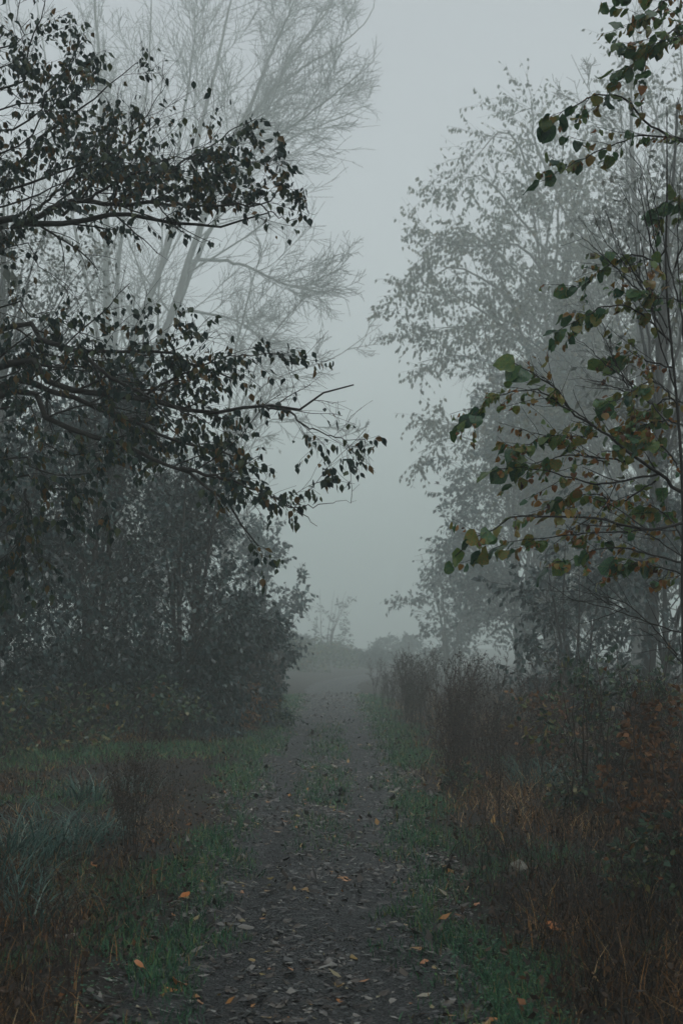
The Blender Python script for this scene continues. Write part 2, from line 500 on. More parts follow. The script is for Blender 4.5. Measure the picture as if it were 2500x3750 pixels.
def H(x, y):
    x = np.asarray(x, float); y = np.asarray(y, float)
    d = np.abs(x - xc(y)); h0 = hw(y)
    dip = -0.05 * (1 - sstep(h0 - 0.1, h0 + 0.1, d))
    side = sstep(h0, h0 + 2.5, d)
    return dip + side * (0.10 + 0.07 * wob(x, y)) + np.minimum(0.035 * np.maximum(d - 4, 0), 1.2)

gx = np.concatenate([-np.geomspace(8, 420, 36)[::-1], np.linspace(-7.9, 7.9, 112), np.geomspace(8, 420, 36)])
gy = np.concatenate([np.linspace(-60, 1.5, 18), np.linspace(2, 40, 170), np.geomspace(40.4, 700, 60)])
GX, GY = np.meshgrid(gx, gy)
g = Geo()
nx, ny = len(gx), len(gy)
ii, jj = np.meshgrid(np.arange(nx - 1), np.arange(ny - 1))
a0 = (jj * nx + ii).ravel()
g.add(np.stack([GX, GY, H(GX, GY)], -1), quads=np.stack([a0, a0 + 1, a0 + nx + 1, a0 + nx], -1))
tag(g.build('ground', M_EARTH), kind='structure')

py_ = np.concatenate([np.linspace(-6, 4, 12), np.linspace(4.1, 30, 330), np.linspace(30.3, 96, 110)])
cu = np.linspace(-1, 1, 37)
PYg, CU = np.meshgrid(py_, cu, indexing='ij')
prng = np.random.default_rng(3)
edge = 1 + 0.05 * np.sin(PYg * 5.1 + CU * 2) * np.abs(CU) + 0.03 * np.sin(PYg * 11.0)
PXg = xc(PYg) + CU * (hw(PYg) + 0.10) * edge
PZ = 0.012 - 0.034 * np.exp(-((np.abs(CU) - 0.52) / 0.2) ** 2) - 0.05 * sstep(0.86, 1.0, np.abs(CU)) + 0.006 * wob(PXg * 4, PYg * 4) + prng.normal(0, 0.0025, CU.shape)
def path_z(x, y):
    c = np.clip((x - xc(y)) / (hw(y) + 0.10), -1, 1)
    return 0.014 - 0.034 * np.exp(-((np.abs(c) - 0.52) / 0.2) ** 2) - 0.05 * sstep(0.86, 1.0, np.abs(c)) + 0.006 * wob(x * 4, y * 4)
def GZ(x, y):
    d = np.abs(x - xc(y))
    return np.where(d < hw(y) + 0.02, np.maximum(path_z(x, y), H(x, y)), H(x, y))
g = Geo(); m_ = len(cu)
ii, jj = np.meshgrid(np.arange(m_ - 1), np.arange(len(py_) - 1))
a0 = (jj * m_ + ii).ravel()
g.add(np.stack([PXg, PYg, PZ], -1), quads=np.stack([a0, a0 + 1, a0 + m_ + 1, a0 + m_], -1))
tag(g.build('path', M_PATH), kind='structure')

# ------------------------------------------------------------------ near tree whose limbs reach in from the left
def trace(pts, y0, y1, K, rng, root=None, wobble=0.012):
    n = len(pts)
    w = [at(p[0], p[1], y0 + (y1 - y0) * i / (n - 1)) for i, p in enumerate(pts)]
    if root is not None: w = [np.array(root, float)] + w
    return smooth_line(w, K, wobble, rng)

def left_limit(px, py):
    return 1000 + 360 * np.exp(-((py - 1570) / 310) ** 2) + 150 * np.exp(-((py - 770) / 110) ** 2) - 330 * np.exp(-((py - 1090) / 150) ** 2) - 480 * sstep(560, 100, py)

def make_left_tree():
    rng = np.random.default_rng(11)
    tr = (-4.7, 10.4)
    t = empty('overhanging_tree', (tr[0], tr[1], float(H(*tr)) - 0.05))
    tag(t, 'dark tree reaching in from the left edge with drooping pointed leaves on long limbs', 'tree')
    off = np.array(t.location)
    K = 26
    L = []   # (points, depth at the edge, depth at the tip, base radius, height on the trunk)
    L.append(([(0, 1208), (134, 1244), (295, 1288), (464, 1286), (600, 1285), (690, 1330), (860, 1390)], 10.2, 9.7, .042, 3.0))
    L.append(([(134, 1244), (290, 1292), (400, 1382), (520, 1440), (660, 1500), (780, 1560)], 10.0, 9.4, .026, None))
    L.append(([(0, 1337), (134, 1378), (286, 1436), (500, 1458), (679, 1503), (804, 1507), (946, 1485), (1107, 1494), (1161, 1454), (1295, 1409)], 10.0, 9.6, .048, 2.8))
    L.append(([(946, 1485), (1054, 1507), (1125, 1561), (1250, 1605), (1357, 1614)], 9.7, 9.5, .012, None))
    L.append(([(0, 1413), (134, 1418), (312, 1471), (429, 1525), (536, 1565), (640, 1620), (760, 1640), (900, 1690)], 10.4, 10.2, .05, 2.6))
    L.append(([(0, 1454), (179, 1534), (357, 1596), (500, 1650), (571, 1690), (661, 1717), (741, 1766), (821, 1829), (857, 1891), (946, 2000)], 10.0, 9.3, .045, 2.4))
    L.append(([(661, 1717), (804, 1748), (982, 1811), (1071, 1855), (1161, 1927)], 9.6, 9.3, .017, None))
    L.append(([(1000, 1815), (1071, 1855), (1205, 1846), (1304, 1833)], 9.4, 9.2, .007, None))
    L.append(([(0, 1695), (116, 1712), (205, 1744), (339, 1732)], 9.8, 9.5, .022, 2.2))
    L.append(([(0, 1770), (160, 1797), (295, 1788), (384, 1820), (375, 1900)], 9.9, 9.6, .02, 2.0))
    L.append(([(95, 1790), (107, 1880), (98, 1935), (54, 1995), (0, 2060)], 9.9, 9.7, .012, None))
    L.append(([(0, 813), (80, 833), (200, 812), (263, 821), (351, 789), (430, 793), (518, 777), (606, 817), (693, 817), (805, 829), (893, 805), (980, 780)], 10.3, 9.9, .05, 4.2))
    L.append(([(80, 825), (263, 740), (430, 749), (558, 741), (685, 751), (948, 751), (1012, 717), (1060, 705)], 10.2, 9.8, .03, None))
    L.append(([(900, 750), (948, 751), (996, 777), (1060, 805), (1164, 777)], 9.8, 9.7, .008, None))
    L.append(([(0, 620), (150, 500), (300, 400), (420, 290), (500, 230)], 10.6, 10.2, .028, 4.8))
    L.append(([(0, 330), (90, 200), (150, 60), (170, -60)], 10.3, 10.0, .025, 5.6))
    L.append(([(0, 480), (180, 330), (260, 220), (310, 120)], 10.0, 9.7, .022, 5.2))
    L.append(([(230, 790), (380, 620), (520, 450), (620, 290)], 10.2, 10.3, .016, None))
    L.append(([(430, 745), (600, 640), (760, 540), (900, 450), (1010, 450)], 10.0, 10.2, .014, None))
    L.append(([(0, 700), (250, 620), (450, 540), (590, 440)], 10.5, 10.6, .026, 4.5))
    L.append(([(606, 740), (760, 660), (900, 600), (1060, 590)], 9.9, 9.7, .010, None))
    L.append(([(300, 740), (480, 640), (640, 580), (780, 600)], 9.7, 9.4, .014, None))
    L.append(([(0, 180), (60, 60), (80, -80)], 10.6, 10.5, .02, 5.9))
    L.append(([(0, 1120), (80, 1150), (220, 1180), (330, 1250)], 9.6, 9.2, .018, 3.4))
    L.append(([(286, 1430), (480, 1330), (640, 1250), (760, 1230)], 9.9, 9.9, .012, None))
    L.append(([(500, 1458), (650, 1380), (820, 1310), (1000, 1300), (1080, 1330)], 9.9, 9.8, .014, None))
    L.append(([(0, 560), (120, 470), (240, 330), (330, 230)], 9.7, 9.4, .02, 4.7))
    L.append(([(0, 250), (70, 140), (110, 70)], 9.5, 9.3, .018, 5.4))
    L.append(([(0, 760), (160, 700), (340, 640), (470, 610)], 9.6, 9.3, .02, 4.2))
    L.append(([(0, 400), (130, 380), (300, 330), (400, 340)], 10.8, 10.9, .02, 5.0))
    L.append(([(60, 830), (220, 690), (330, 560), (380, 420)], 10.7, 10.8, .018, None))
    L.append(([(0, 1500), (150, 1620), (260, 1660), (420, 1640)], 9.6, 9.2, .02, 2.4))
    L.append(([(312, 1471), (500, 1540), (640, 1580), (760, 1680), (850, 1720)], 10.5, 10.6, .014, None))
    L.append(([(0, 1280), (160, 1330), (300, 1350), (450, 1380)], 10.6, 10.7, .02, 3.0))
    L.append(([(0, 920), (120, 960), (240, 1040), (300, 1130)], 10.2, 9.9, .012, 3.6))
    P, R = [], []
    top = 9.5
    for k, (pts, y0, y1, r, hz) in enumerate(L):
        root = None
        if hz is not None: root = (tr[0] + 0.05, tr[1], hz)
        line = trace(pts, y0, y1, K, rng, root, 0.008) - off
        rad = 0.8 * r * np.linspace(1.25 if hz is not None else 1.0, 0.13, K)
        gg = Geo(); tubes(gg, line[None], rad[None], 7)
        gg.build('branch', M_DARKBARK, t)
        P.append(line); R.append(rad)
    P = np.array(P); R = np.array(R)
    trunk = smooth_line([(0, 0, 0), (0.05, 0, 2), (-0.05, 0.1, 4.2), (0.1, 0, 6.5), (0.1, 0.1, 9.0), (0.0, 0, 11)], 20)
    gg = Geo(); tubes(gg, trunk[None], (0.21 * np.linspace(1.15, 0.12, 20))[None], 12); gg.build('trunk', M_DARKBARK, t)
    # extra limbs out of frame, over and behind, added for shade
    aux = []
    for k in range(16):
        h = rng.uniform(3, 9.5); az = rng.uniform(1.2, 5.4); Lh = rng.uniform(2, 3.6)
        aux.append(smooth_line([(0, 0, h), (math.cos(az) * Lh * .5, math.sin(az) * Lh * .5, h + .6), (math.cos(az) * Lh, math.sin(az) * Lh, h + .7)], K, 0.02, rng))
    aux = np.array(aux); auxR = np.repeat((0.04 * np.linspace(1, .2, K))[None], len(aux), 0)
    gg = Geo(); tubes(gg, aux, auxR, 5)
    PA = np.vstack([P, aux]); RA = np.vstack([R, auxR])
    C1, R1, _ = spawn(rng, PA, RA, 17, 0.10, 0.98, (0.35, 1.0), (0.35, 1.0), 7, (0.10, 0, -0.05), 0.05, 0.12, 0.42, 0.0022, 0.4, 0.72, flat=(1, .8, .9), keep=lambda E: (lambda a, b, c: (a < left_limit(a, b) + 35) | (b < 0))(*project(E + off)))
    C2, R2, par2 = spawn(rng, C1, R1, 5, 0.15, 1.0, (0.4, 1.0), (0.10, 0.34), 4, (0.0, 0, -0.3), 0.08, 0.14, 0.6, 0.0016, 0.5, 0.3)
    tubes(gg, C1, R1, 4); tubes(gg, C2, R2, 3)
    tw = gg.build('twigs', M_DARKBARK, t); tw['kind'] = 'stuff'
    # leaves hang in clumps: some twigs carry many, some none
    lush1 = rng.random(len(C1)) ; lush2 = np.repeat(lush1, 5)
    sel = lush2 > 0.22
    p2, d2, _ = on_lines(rng, C2[sel], 6, 0.15, 1.05)
    p1, d1, _ = on_lines(rng, C1[lush1 > 0.22], 4, 0.35, 1.0)
    pos = np.vstack([p2, p1]); dr = np.vstack([d2, d1])
    cl = np.sin(pos[:, 0] * 5.1 + pos[:, 2] * 2.2) + np.sin(pos[:, 2] * 6.3 - pos[:, 1] * 3.1) + np.sin(pos[:, 0] * 2.3 - pos[:, 2] * 4.1 + 1)
    keep = rng.random(len(pos)) < np.clip(0.78 + 0.30 * cl + 0.5 * (project(pos + off)[0] < 420), 0.06, 1)
    pos, dr = pos[keep], dr[keep]
    ax = nrm(dr * 0.35 + np.array([0, 0, -1.0]) + rng.normal(0, 0.33, pos.shape))
    pos = pos + ax * 0.02
    X, Y, Z = frames(rng, ax)
    s = 0.030 + 0.042 * rng.random(len(pos))
    inside = in_frame(pos + off, 0)
    px, py, dep = project(pos + off)
    # thin the leaves where the photograph shows a gap between the two tiers
    gap = inside & (py > 905) & (py < 1120) & (px > 60)
    drop = gap & (rng.random(len(pos)) < 0.8)
    drop |= inside & (rng.random(len(pos)) < 0.12 * sstep(520, 1150, px))
    drop |= inside & (px > left_limit(px, py) + 60)
    ok = ~drop
    pos, X, Y, Z, s, inside, dep = pos[ok], X[ok], Y[ok], Z[ok], s[ok], inside[ok], dep[ok]
    tpl = [leaf_tpl('ovate', 100 + i) for i in range(8)]
    score = np.where(inside, s / dep, -1)
    order = np.argsort(-score)[:300]
    rest = np.ones(len(pos), bool); rest[order] = False
    meshes = []
    for i in range(16):
        g1 = Geo(); v, q = tpl[i % 8]; g1.add(v, quads=q, tint=rng.random() ** 1.3)
        meshes.append(g1.mesh('leaf', M_LEAF_LEFT))
    leaf_objects('leaf', t, meshes, rng, pos[order], X[order], Y[order], Z[order], s[order])
    gg = Geo()
    seen = rest & inside; unseen = rest & ~inside
    put(gg, tpl, rng, pos[seen], X[seen], Y[seen], Z[seen], s[seen], rng.random(int(seen.sum())) ** 1.3)
    put(gg, [leaf_tpl('kite', 120 + i) for i in range(4)], rng, pos[unseen], X[unseen], Y[unseen], Z[unseen], s[unseen], rng.random(int(unseen.sum())) ** 1.3)
    fo = gg.build('foliage', M_LEAF_LEFT, t); fo['kind'] = 'stuff'
    print('left tree leaves', len(pos), int(inside.sum()))
    return t
make_left_tree()

# ------------------------------------------------------------------ lime sapling close by on the right
def make_lime():
    rng = np.random.default_rng(23)
    Y0 = 8.0
    b = at(2475, 3000, Y0)
    bx = float(b[0]) + 0.08
    t = empty('lime_sapling', (bx, Y0, float(H(bx, Y0)) - 0.03))
    tag(t, 'lime sapling close by on the right with broad green leaves turning orange', 'tree')
    off = np.array(t.location)
    K = 22
    stem = smooth_line([np.array(t.location)] + [at(p[0], p[1], Y0) for p in [(2500, 2300), (2500, 1900), (2490, 1650), (2470, 1400), (2450, 1200), (2436, 1000), (2440, 700), (2440, 390)]], 30) - off
    gg = Geo(); tubes(gg, stem[None], (np.linspace(0.018, 0.003, 30))[None], 8); gg.build('trunk', M_DARKBARK, t)
    stem2 = smooth_line([np.array(t.location) + (0.06, 0.05, 0)] + [at(p[0], p[1], Y0 + .15) for p in [(2560, 2000), (2620, 1400), (2640, 800), (2600, 300), (2560, -100)]], 30) - off
    gg = Geo(); tubes(gg, stem2[None], (np.linspace(0.026, 0.006, 30))[None], 8); gg.build('trunk', M_DARKBARK, t)
    B = []   # points, depth0, depth1, radius, leafiness
    B += [([(2490, 1800), (2407, 1730), (2300, 1656), (2187, 1569), (2086, 1502), (2026, 1415), (1879, 1328)], 8.0, 7.6, .011, 1.0)]
    B += [([(2086, 1502), (1959, 1428), (1825, 1448), (1765, 1495), (1664, 1562)], 7.7, 7.5, .005, 1.2)]
    B += [([(2500, 1914), (2388, 1941), (2287, 1924), (2187, 1900), (2086, 1890), (1946, 1894), (1865, 1897), (1812, 1937), (1731, 1977), (1664, 2038)], 8.0, 7.5, .010, 1.2)]
    B += [([(2388, 1941), (2187, 1951), (1986, 1971), (1852, 1991), (1751, 2031)], 8.0, 7.7, .006, 1.2)]
    B += [([(2407, 1736), (2220, 1770), (2120, 1760), (2020, 1730), (1919, 1710), (1798, 1720)], 8.0, 7.8, .008, 1.1)]
    B += [([(2321, 1690), (2187, 1675), (2073, 1668), (1990, 1690), (1932, 1696), (1862, 1690)], 8.0, 8.1, .006, 1.1)]
    B += [([(2187, 1600), (2080, 1600), (1990, 1600), (1900, 1640), (1850, 1625)], 7.9, 7.8, .005, 1.1)]
    B += [([(2460, 1260), (2320, 1130), (2200, 1125), (2100, 1180), (2020, 1215)], 8.0, 7.8, .007, 1.2)]
    B += [([(2600, 560), (2494, 519), (2410, 477), (2361, 449), (2298, 372), (2256, 351), (2172, 351), (2066, 407), (1982, 470)], 8.1, 7.8, .009, 1.1)]
    B += [([(2600, 560), (2500, 512), (2347, 498), (2242, 533), (2158, 568), (2066, 617), (1975, 666)], 8.1, 7.9, .007, .8)]
    B += [([(2590, 50), (2500, 84), (2417, 147), (2368, 210), (2228, 274)], 8.1, 7.9, .007, 1.1)]
    B += [([(2540, -60), (2431, 7), (2382, 45), (2277, 95)], 8.1, 8.0, .006, 1.1)]
    B += [([(2590, 130), (2480, 130), (2400, 160), (2320, 190)], 8.0, 7.8, .005, 1.0)]
    B += [([(2620, 900), (2520, 760), (2440, 740), (2380, 790)], 8.1, 8.0, .006, 1.1)]
    B += [([(2440, 900), (2400, 960), (2330, 930), (2210, 980), (2130, 1040), (2070, 1060)], 8.0, 8.2, .006, 1.0)]
    B += [([(2470, 1350), (2370, 1320), (2290, 1290), (2200, 1330)], 8.0, 8.3, .006, 1.0)]
    B += [([(2480, 1480), (2400, 1400), (2330, 1420), (2250, 1470), (2180, 1460)], 8.0, 7.7, .006, 1.0)]
    B += [([(2540, 1500), (2450, 1460), (2380, 1500), (2290, 1560)], 8.1, 8.5, .006, 1.2)]
    B += [([(2540, 1150), (2480, 1100), (2400, 1090), (2330, 1060)], 8.1, 7.8, .006, 1.2)]
    B += [([(2500, 2060), (2420, 2040), (2300, 2010), (2200, 2010), (2080, 2050), (1990, 2080)], 8.0, 7.8, .007, 1.1)]
    B += [([(2550, 2110), (2450, 2090), (2350, 2060), (2250, 2080)], 8.1, 8.4, .006, 1.2)]
    B += [([(2500, 1750), (2440, 1650), (2370, 1610), (2300, 1600)], 8.0, 7.6, .006, 1.2)]
    B += [([(2400, 1760), (2267, 1837), (2180, 1810), (2060, 1830), (1980, 1870)], 8.0, 8.2, .006, 1.1)]
    B += [([(2500, 1560), (2430, 1540), (2350, 1560), (2280, 1620)], 8.1, 8.6, .006, 1.2)]
    B += [([(2500, 1980), (2450, 1900), (2380, 1850), (2310, 1860)], 8.1, 8.5, .006, 1.2)]
    # bare shoots
    bare = [[(2470, 1420), (2400, 1200), (2340, 860), (2310, 760), (2262, 668)], [(2420, 1000), (2382, 800), (2350, 640), (2300, 545)],
            [(2400, 950), (2372, 850), (2326, 632)], [(2440, 1200), (2330, 1020), (2220, 890), (2165, 770)], [(2400, 1100), (2290, 950), (2215, 770)],
            [(2350, 1080), (2200, 930), (2102, 852)], [(2440, 1260), (2330, 1000), (2280, 830)], [(2450, 1560), (2330, 1420), (2200, 1320), (2140, 1260), (2080, 1220)],
            [(2380, 1480), (2290, 1390), (2220, 1260), (2180, 1190)], [(2330, 1450), (2200, 1400), (2110, 1380)], [(2300, 1420), (2240, 1300), (2235, 1225)],
            [(2187, 1569), (2060, 1470), (2010, 1380), (1968, 1325)], [(2086, 1502), (2000, 1390), (1945, 1378)], [(2230, 1700), (2110, 1650), (1990, 1595), (1925, 1590)],
            [(2540, 2330), (2400, 2290), (2330, 2262), (2200, 2220), (2080, 2190), (2000, 2130)], [(2480, 2400), (2380, 2290), (2290, 2210), (2150, 2170), (2070, 2150)],
            [(2520, 2460), (2430, 2360), (2340, 2300)], [(2300, 2240), (2230, 2200), (2190, 2170)], [(2240, 2215), (2165, 2175), (2155, 2150)],
            [(2560, 2080), (2440, 2000), (2330, 1930), (2190, 1850)], [(2500, 1250), (2480, 900), (2490, 600)], [(2470, 980), (2520, 800), (2500, 640)],
            [(2480, 1100), (2400, 760), (2360, 560)]]
    P = np.array([trace(p, y0, y1, K, rng, None, 0.004) for p, y0, y1, r, lf in B]) - off
    R = np.array([b_[3] * np.linspace(1, .22, K) for b_ in B])
    PB = np.array([trace(p, 8.0 + rng.uniform(-.2, .3), 7.8 + rng.uniform(-.3, .5), K, rng, None, 0.003) for p in bare]) - off
    RB = np.array([0.0052 * np.linspace(1, .25, K) for _ in bare])
    for k in range(len(P)):
        gg = Geo(); tubes(gg, P[k][None], R[k][None], 6); gg.build('branch', M_DARKBARK, t)
    for k in range(len(PB)):
        gg = Geo(); tubes(gg, PB[k][None], RB[k][None], 5); gg.build('branch', M_DARKBARK, t)
    gg = Geo()
    C1, R1, i1 = spawn(rng, P, R, 8, 0.12, 0.95, (0.4, 0.95), (0.12, 0.40), 7, (-.2, 0, -.15), 0.06, 0.1, 0.5, 0.0016, 0.5, 0.3)
    CB, RB1, _ = spawn(rng, PB, RB, 6, 0.1, 0.9, (0.35, 0.8), (0.1, 0.4), 7, (-.1, 0, .25), 0.07, 0.07, 0.55, 0.0014, 0.5, 0.4)
    tubes(gg, C1, R1, 4); tubes(gg, CB, RB1, 4)
    tw = gg.build('twigs', M_DARKBARK, t); tw['kind'] = 'stuff'
    # broad leaves hang below the shoots, the largest at the tips
    p0, d0, _ = on_lines(rng, P, 17, 0.10, 1.0)
    t0 = np.tile((np.arange(17) + 0.5) / 17, len(P))
    p1, d1, _ = on_lines(rng, C1, 6, 0.2, 1.0)
    t1 = np.repeat(0.02 + 0.5 * rng.random(len(C1)), 6)
    pos = np.vstack([p0, p1]); dr = np.vstack([d0, d1]); tt = np.concatenate([t0, t1])
    n = len(pos)
    out = dr * np.array([1, 1, .3])
    ax = nrm(out * (0.35 + 0.55 * tt)[:, None] + np.array([0, 0, -1.0]) * (0.9 - 0.35 * tt)[:, None] + rng.normal(0, 0.35, (n, 3)))
    pos = pos + ax * 0.015
    X, Y, Z = frames(rng, ax, 0.55)
    flip = rng.random(n) < 0.15
    s = (0.036 + 0.064 * tt ** 1.5) * rng.uniform(0.65, 1.25, n)
    hz = pos[:, 2] + off[2]
    tint = np.clip(0.74 - 0.42 * tt + rng.normal(0, 0.2, n) - np.where(hz > 3.3, 0.12, 0), 0, 1)
    withered = tint > 0.66
    s = np.where(withered, s * 0.75, s)
    # one big leaf held up at the tip of the bare shoot
    e = at(1880, 1330, 7.6) - off
    pos = np.vstack([pos, e[None]]); Y = np.vstack([Y, nrm(np.array([[-0.85, -0.2, 0.1]]))]); Z = np.vstack([Z, nrm(np.array([[0.1, -1.0, 0.35]]))])
    X = np.vstack([X, np.cross(Y[-1:], Z[-1:])]); s = np.append(s, 0.115); tint = np.append(tint, 0.42)
    inside = in_frame(pos + off, 20)
    score = np.where(inside, s, -1)
    order = np.argsort(-score)[:300]
    rest = np.ones(len(pos), bool); rest[order] = False
    tplh = [leaf_tpl('heart', 200 + i) for i in range(8)]
    tplc = [leaf_tpl('curl', 300 + i) for i in range(6)]
    bins = np.linspace(0, 1, 9)
    meshes = {}
    for bi in range(8):
        for v in range(4):
            g1 = Geo()
            tp = tplh[(bi + v * 3) % 8] if bi < 6 and not (bi == 5 and v > 1) else tplc[(bi + v) % 6]
            g1.add(tp[0], quads=tp[1], tint=(bi + 0.5) / 8)
            meshes[(bi, v)] = g1.mesh('leaf', M_LEAF_LIME)
    for k in order:
        bi = min(int(tint[k] * 8), 7)
        leaf_objects('leaf', t, [meshes[(bi, int(rng.integers(0, 4)))]], rng, pos[k:k + 1], X[k:k + 1], Y[k:k + 1], Z[k:k + 1], s[k:k + 1])
    gg = Geo()
    put(gg, tplh[:4] + tplc[:3], rng, pos[rest], X[rest], Y[rest], Z[rest], s[rest], tint[rest])
    fo = gg.build('foliage', M_LEAF_LIME, t); fo['kind'] = 'stuff'
    print('lime leaves', len(pos), int(inside.sum()))
    return t
make_lime()

# ------------------------------------------------------------------ bare trees standing in the fog on the left
def make_bare(name, label, base, stems, Y, twigN=(15, 9, 5), lens=((3.0, 7.5), (1.2, 3.2), (0.4, 1.3)), seed=5, radii=None, group='bare trees in the fog', firsts={}, k_=1.0, lim=None):
    rng = np.random.default_rng(seed)
    base = np.array(base, float)
    t = empty(name, base)
    tag(t, label, 'tree', group)
    P, R = [], []
    K = 26
    for k, st in enumerate(stems):
        pts = ([base + (0.05 * k, 0.05 * k, 0)] if k not in firsts else []) + [at(p[0], p[1], Y + p[2] * k_ if len(p) > 2 else Y) for p in st]
        line = smooth_line(pts, K, 0.03, rng) - base
        r = (radii[k] if radii else 0.26) * k_ * 0.72
        rad = r * np.linspace(1.1, 0.09, K) ** 0.9
        gg = Geo(); tubes(gg, line[None], rad[None], 8)
        gg.build('trunk' if k not in firsts else 'branch', M_GREYBARK, t)
        P.append(line); R.append(rad)
    P = np.array(P); R = np.array(R)
    gg = Geo()
    C1, R1, _ = spawn(rng, P, R, twigN[0], 0.30, 0.97, (0.4, 1.0), (lens[0][0] * k_, lens[0][1] * k_), 14, (0.05, 0, 0.30), 0.08, 0.045, 0.36, 0.016 * k_, 0.22, 0.55, rel=20 * k_, keep=lim and (lambda E: lim(*project(E + base)[:2])))
    C2, R2, _ = spawn(rng, C1, R1, twigN[1], 0.15, 0.97, (0.35, 0.9), (lens[1][0] * k_, lens[1][1] * k_), 7, (0.02, 0, 0.25), 0.07, 0.05, 0.45, 0.0115 * k_, 0.55, 0.45, rel=4.5 * k_, keep=lim and (lambda E: lim(*project(E + base)[:2])))
    C3, R3, _ = spawn(rng, C2, R2, twigN[2], 0.12, 0.98, (0.35, 0.95), (lens[2][0] * k_, lens[2][1] * k_), 5, (0, 0, 0.15), 0.06, 0.06, 0.65, 0.0094 * k_, 0.8, 0.35, rel=1.8 * k_)
    tubes(gg, C1, R1, 5)
    b1 = gg.build('branches', M_GREYBARK, t); b1['kind'] = 'stuff'
    gg = Geo(); tubes(gg, C2, R2, 3); tubes(gg, C3, R3, 3)
    tw = gg.build('twigs', M_GREYBARK, t); tw['kind'] = 'stuff'
    print(name, len(C1), len(C2), len(C3))
    return t

bz = at(420, 2440, 85)
make_bare('bare_tree', 'tall bare tree with several leaning pale grey stems behind the left shrubs', (bz[0], 85, float(H(bz[0], 85))),
          [[(400, 1500), (392, 1200), (388, 800), (372, 400), (350, 0), (340, -250)],
           [(420, 1500, .6), (428, 1200, .8), (440, 900, 1), (500, 560, 1), (545, 250, 1), (560, -150, 1)],
           [(440, 1500, -.5), (492, 1230, -.8), (600, 950, -1), (690, 640, -1.2), (765, 359, -1.5), (820, 120, -1.5), (880, -150, -1.5)],
           [(470, 1520, 0), (600, 1230, 0), (700, 930, 0), (837, 542, .5), (996, 335, 1), (1080, 190, 1.4), (1195, 40, 1.8), (1290, -120, 2)],
           [(410, 1560, -1), (330, 1100, -1.5), (250, 700, -2), (180, 300, -2.4), (120, -100, -2.6)],
           [(600, 1240, 0), (643, 1141, .3), (848, 1168, .6), (946, 1230, .9), (1010, 1300, 1.2)],
           [(690, 960, 0), (768, 953, -.4), (893, 971, -1), (1027, 1034, -1.4), (1161, 1065, -1.8), (1310, 1060, -2.2)],
           [(700, 930, 0), (800, 700, -1), (930, 560, -2), (1100, 440, -3), (1280, 300, -4), (1370, 220, -4.5)],
           [(837, 542, .5), (930, 360, 0), (1000, 180, -.5), (1080, 0, -1), (1130, -150, -1.2)],
           [(996, 335, 1), (1120, 240, 1.5), (1250, 160, 2), (1350, 60, 2.4), (1390, -60, 2.6)],
           [(600, 950, -1), (640, 740, 0), (660, 500, .6), (700, 250, 1), (720, 0, 1.2)],
           [(690, 640, -1.2), (830, 520, -2), (960, 420, -2.5), (1060, 330, -3)],
           [(640, 1150, 0), (760, 860, .8), (900, 640, 1.5), (1080, 500, 2), (1250, 430, 2.4), (1360, 380, 2.7)]],
          85, seed=6, k_=1.7, lim=lambda a, b: a < 1330 + 70 * np.sin(b / 190.0), radii=[.27, .17, .25, .27, .15, .10, .09, .11, .11, .08, .11, .07, .14], firsts={7: 3, 8: 3, 9: 3, 10: 2, 11: 2, 5: 3, 6: 3, 12: 3})
bz = at(800, 2440, 76)
make_bare('bare_tree', 'smaller bare tree spreading low thin twigs towards the open sky', (bz[0], 76, float(H(bz[0], 76))),
          [[(830, 1700), (857, 1293), (902, 1123), (945, 960), (990, 820)],
           [(850, 1700, .5), (940, 1440, .8), (1071, 1364, 1), (1250, 1293, 1.3), (1400, 1186, 1.6)],
           [(860, 1750, -.5), (960, 1560, -.8), (1100, 1540, -1), (1220, 1600, -1.2), (1330, 1690, -1.4)],
           [(850, 1650, 0), (960, 1300, .5), (1090, 1120, 1), (1250, 960, 1.5), (1330, 900, 1.8)]],
          76, k_=1.65, lim=lambda a, b: a < 1420, twigN=(12, 7, 5), lens=((1.5, 4.2), (0.7, 2.0), (0.3, 0.9)), seed=8, radii=[.10, .08, .06, .08])

# ------------------------------------------------------------------ leafy trees and shrubs in the fog
KITE = [leaf_tpl('kite', 400 + i) for i in range(6)]
LANCE = [leaf_tpl('lance', 500 + i) for i in range(6)]
OVAT = [leaf_tpl('ovate', 600 + i) for i in range(6)]

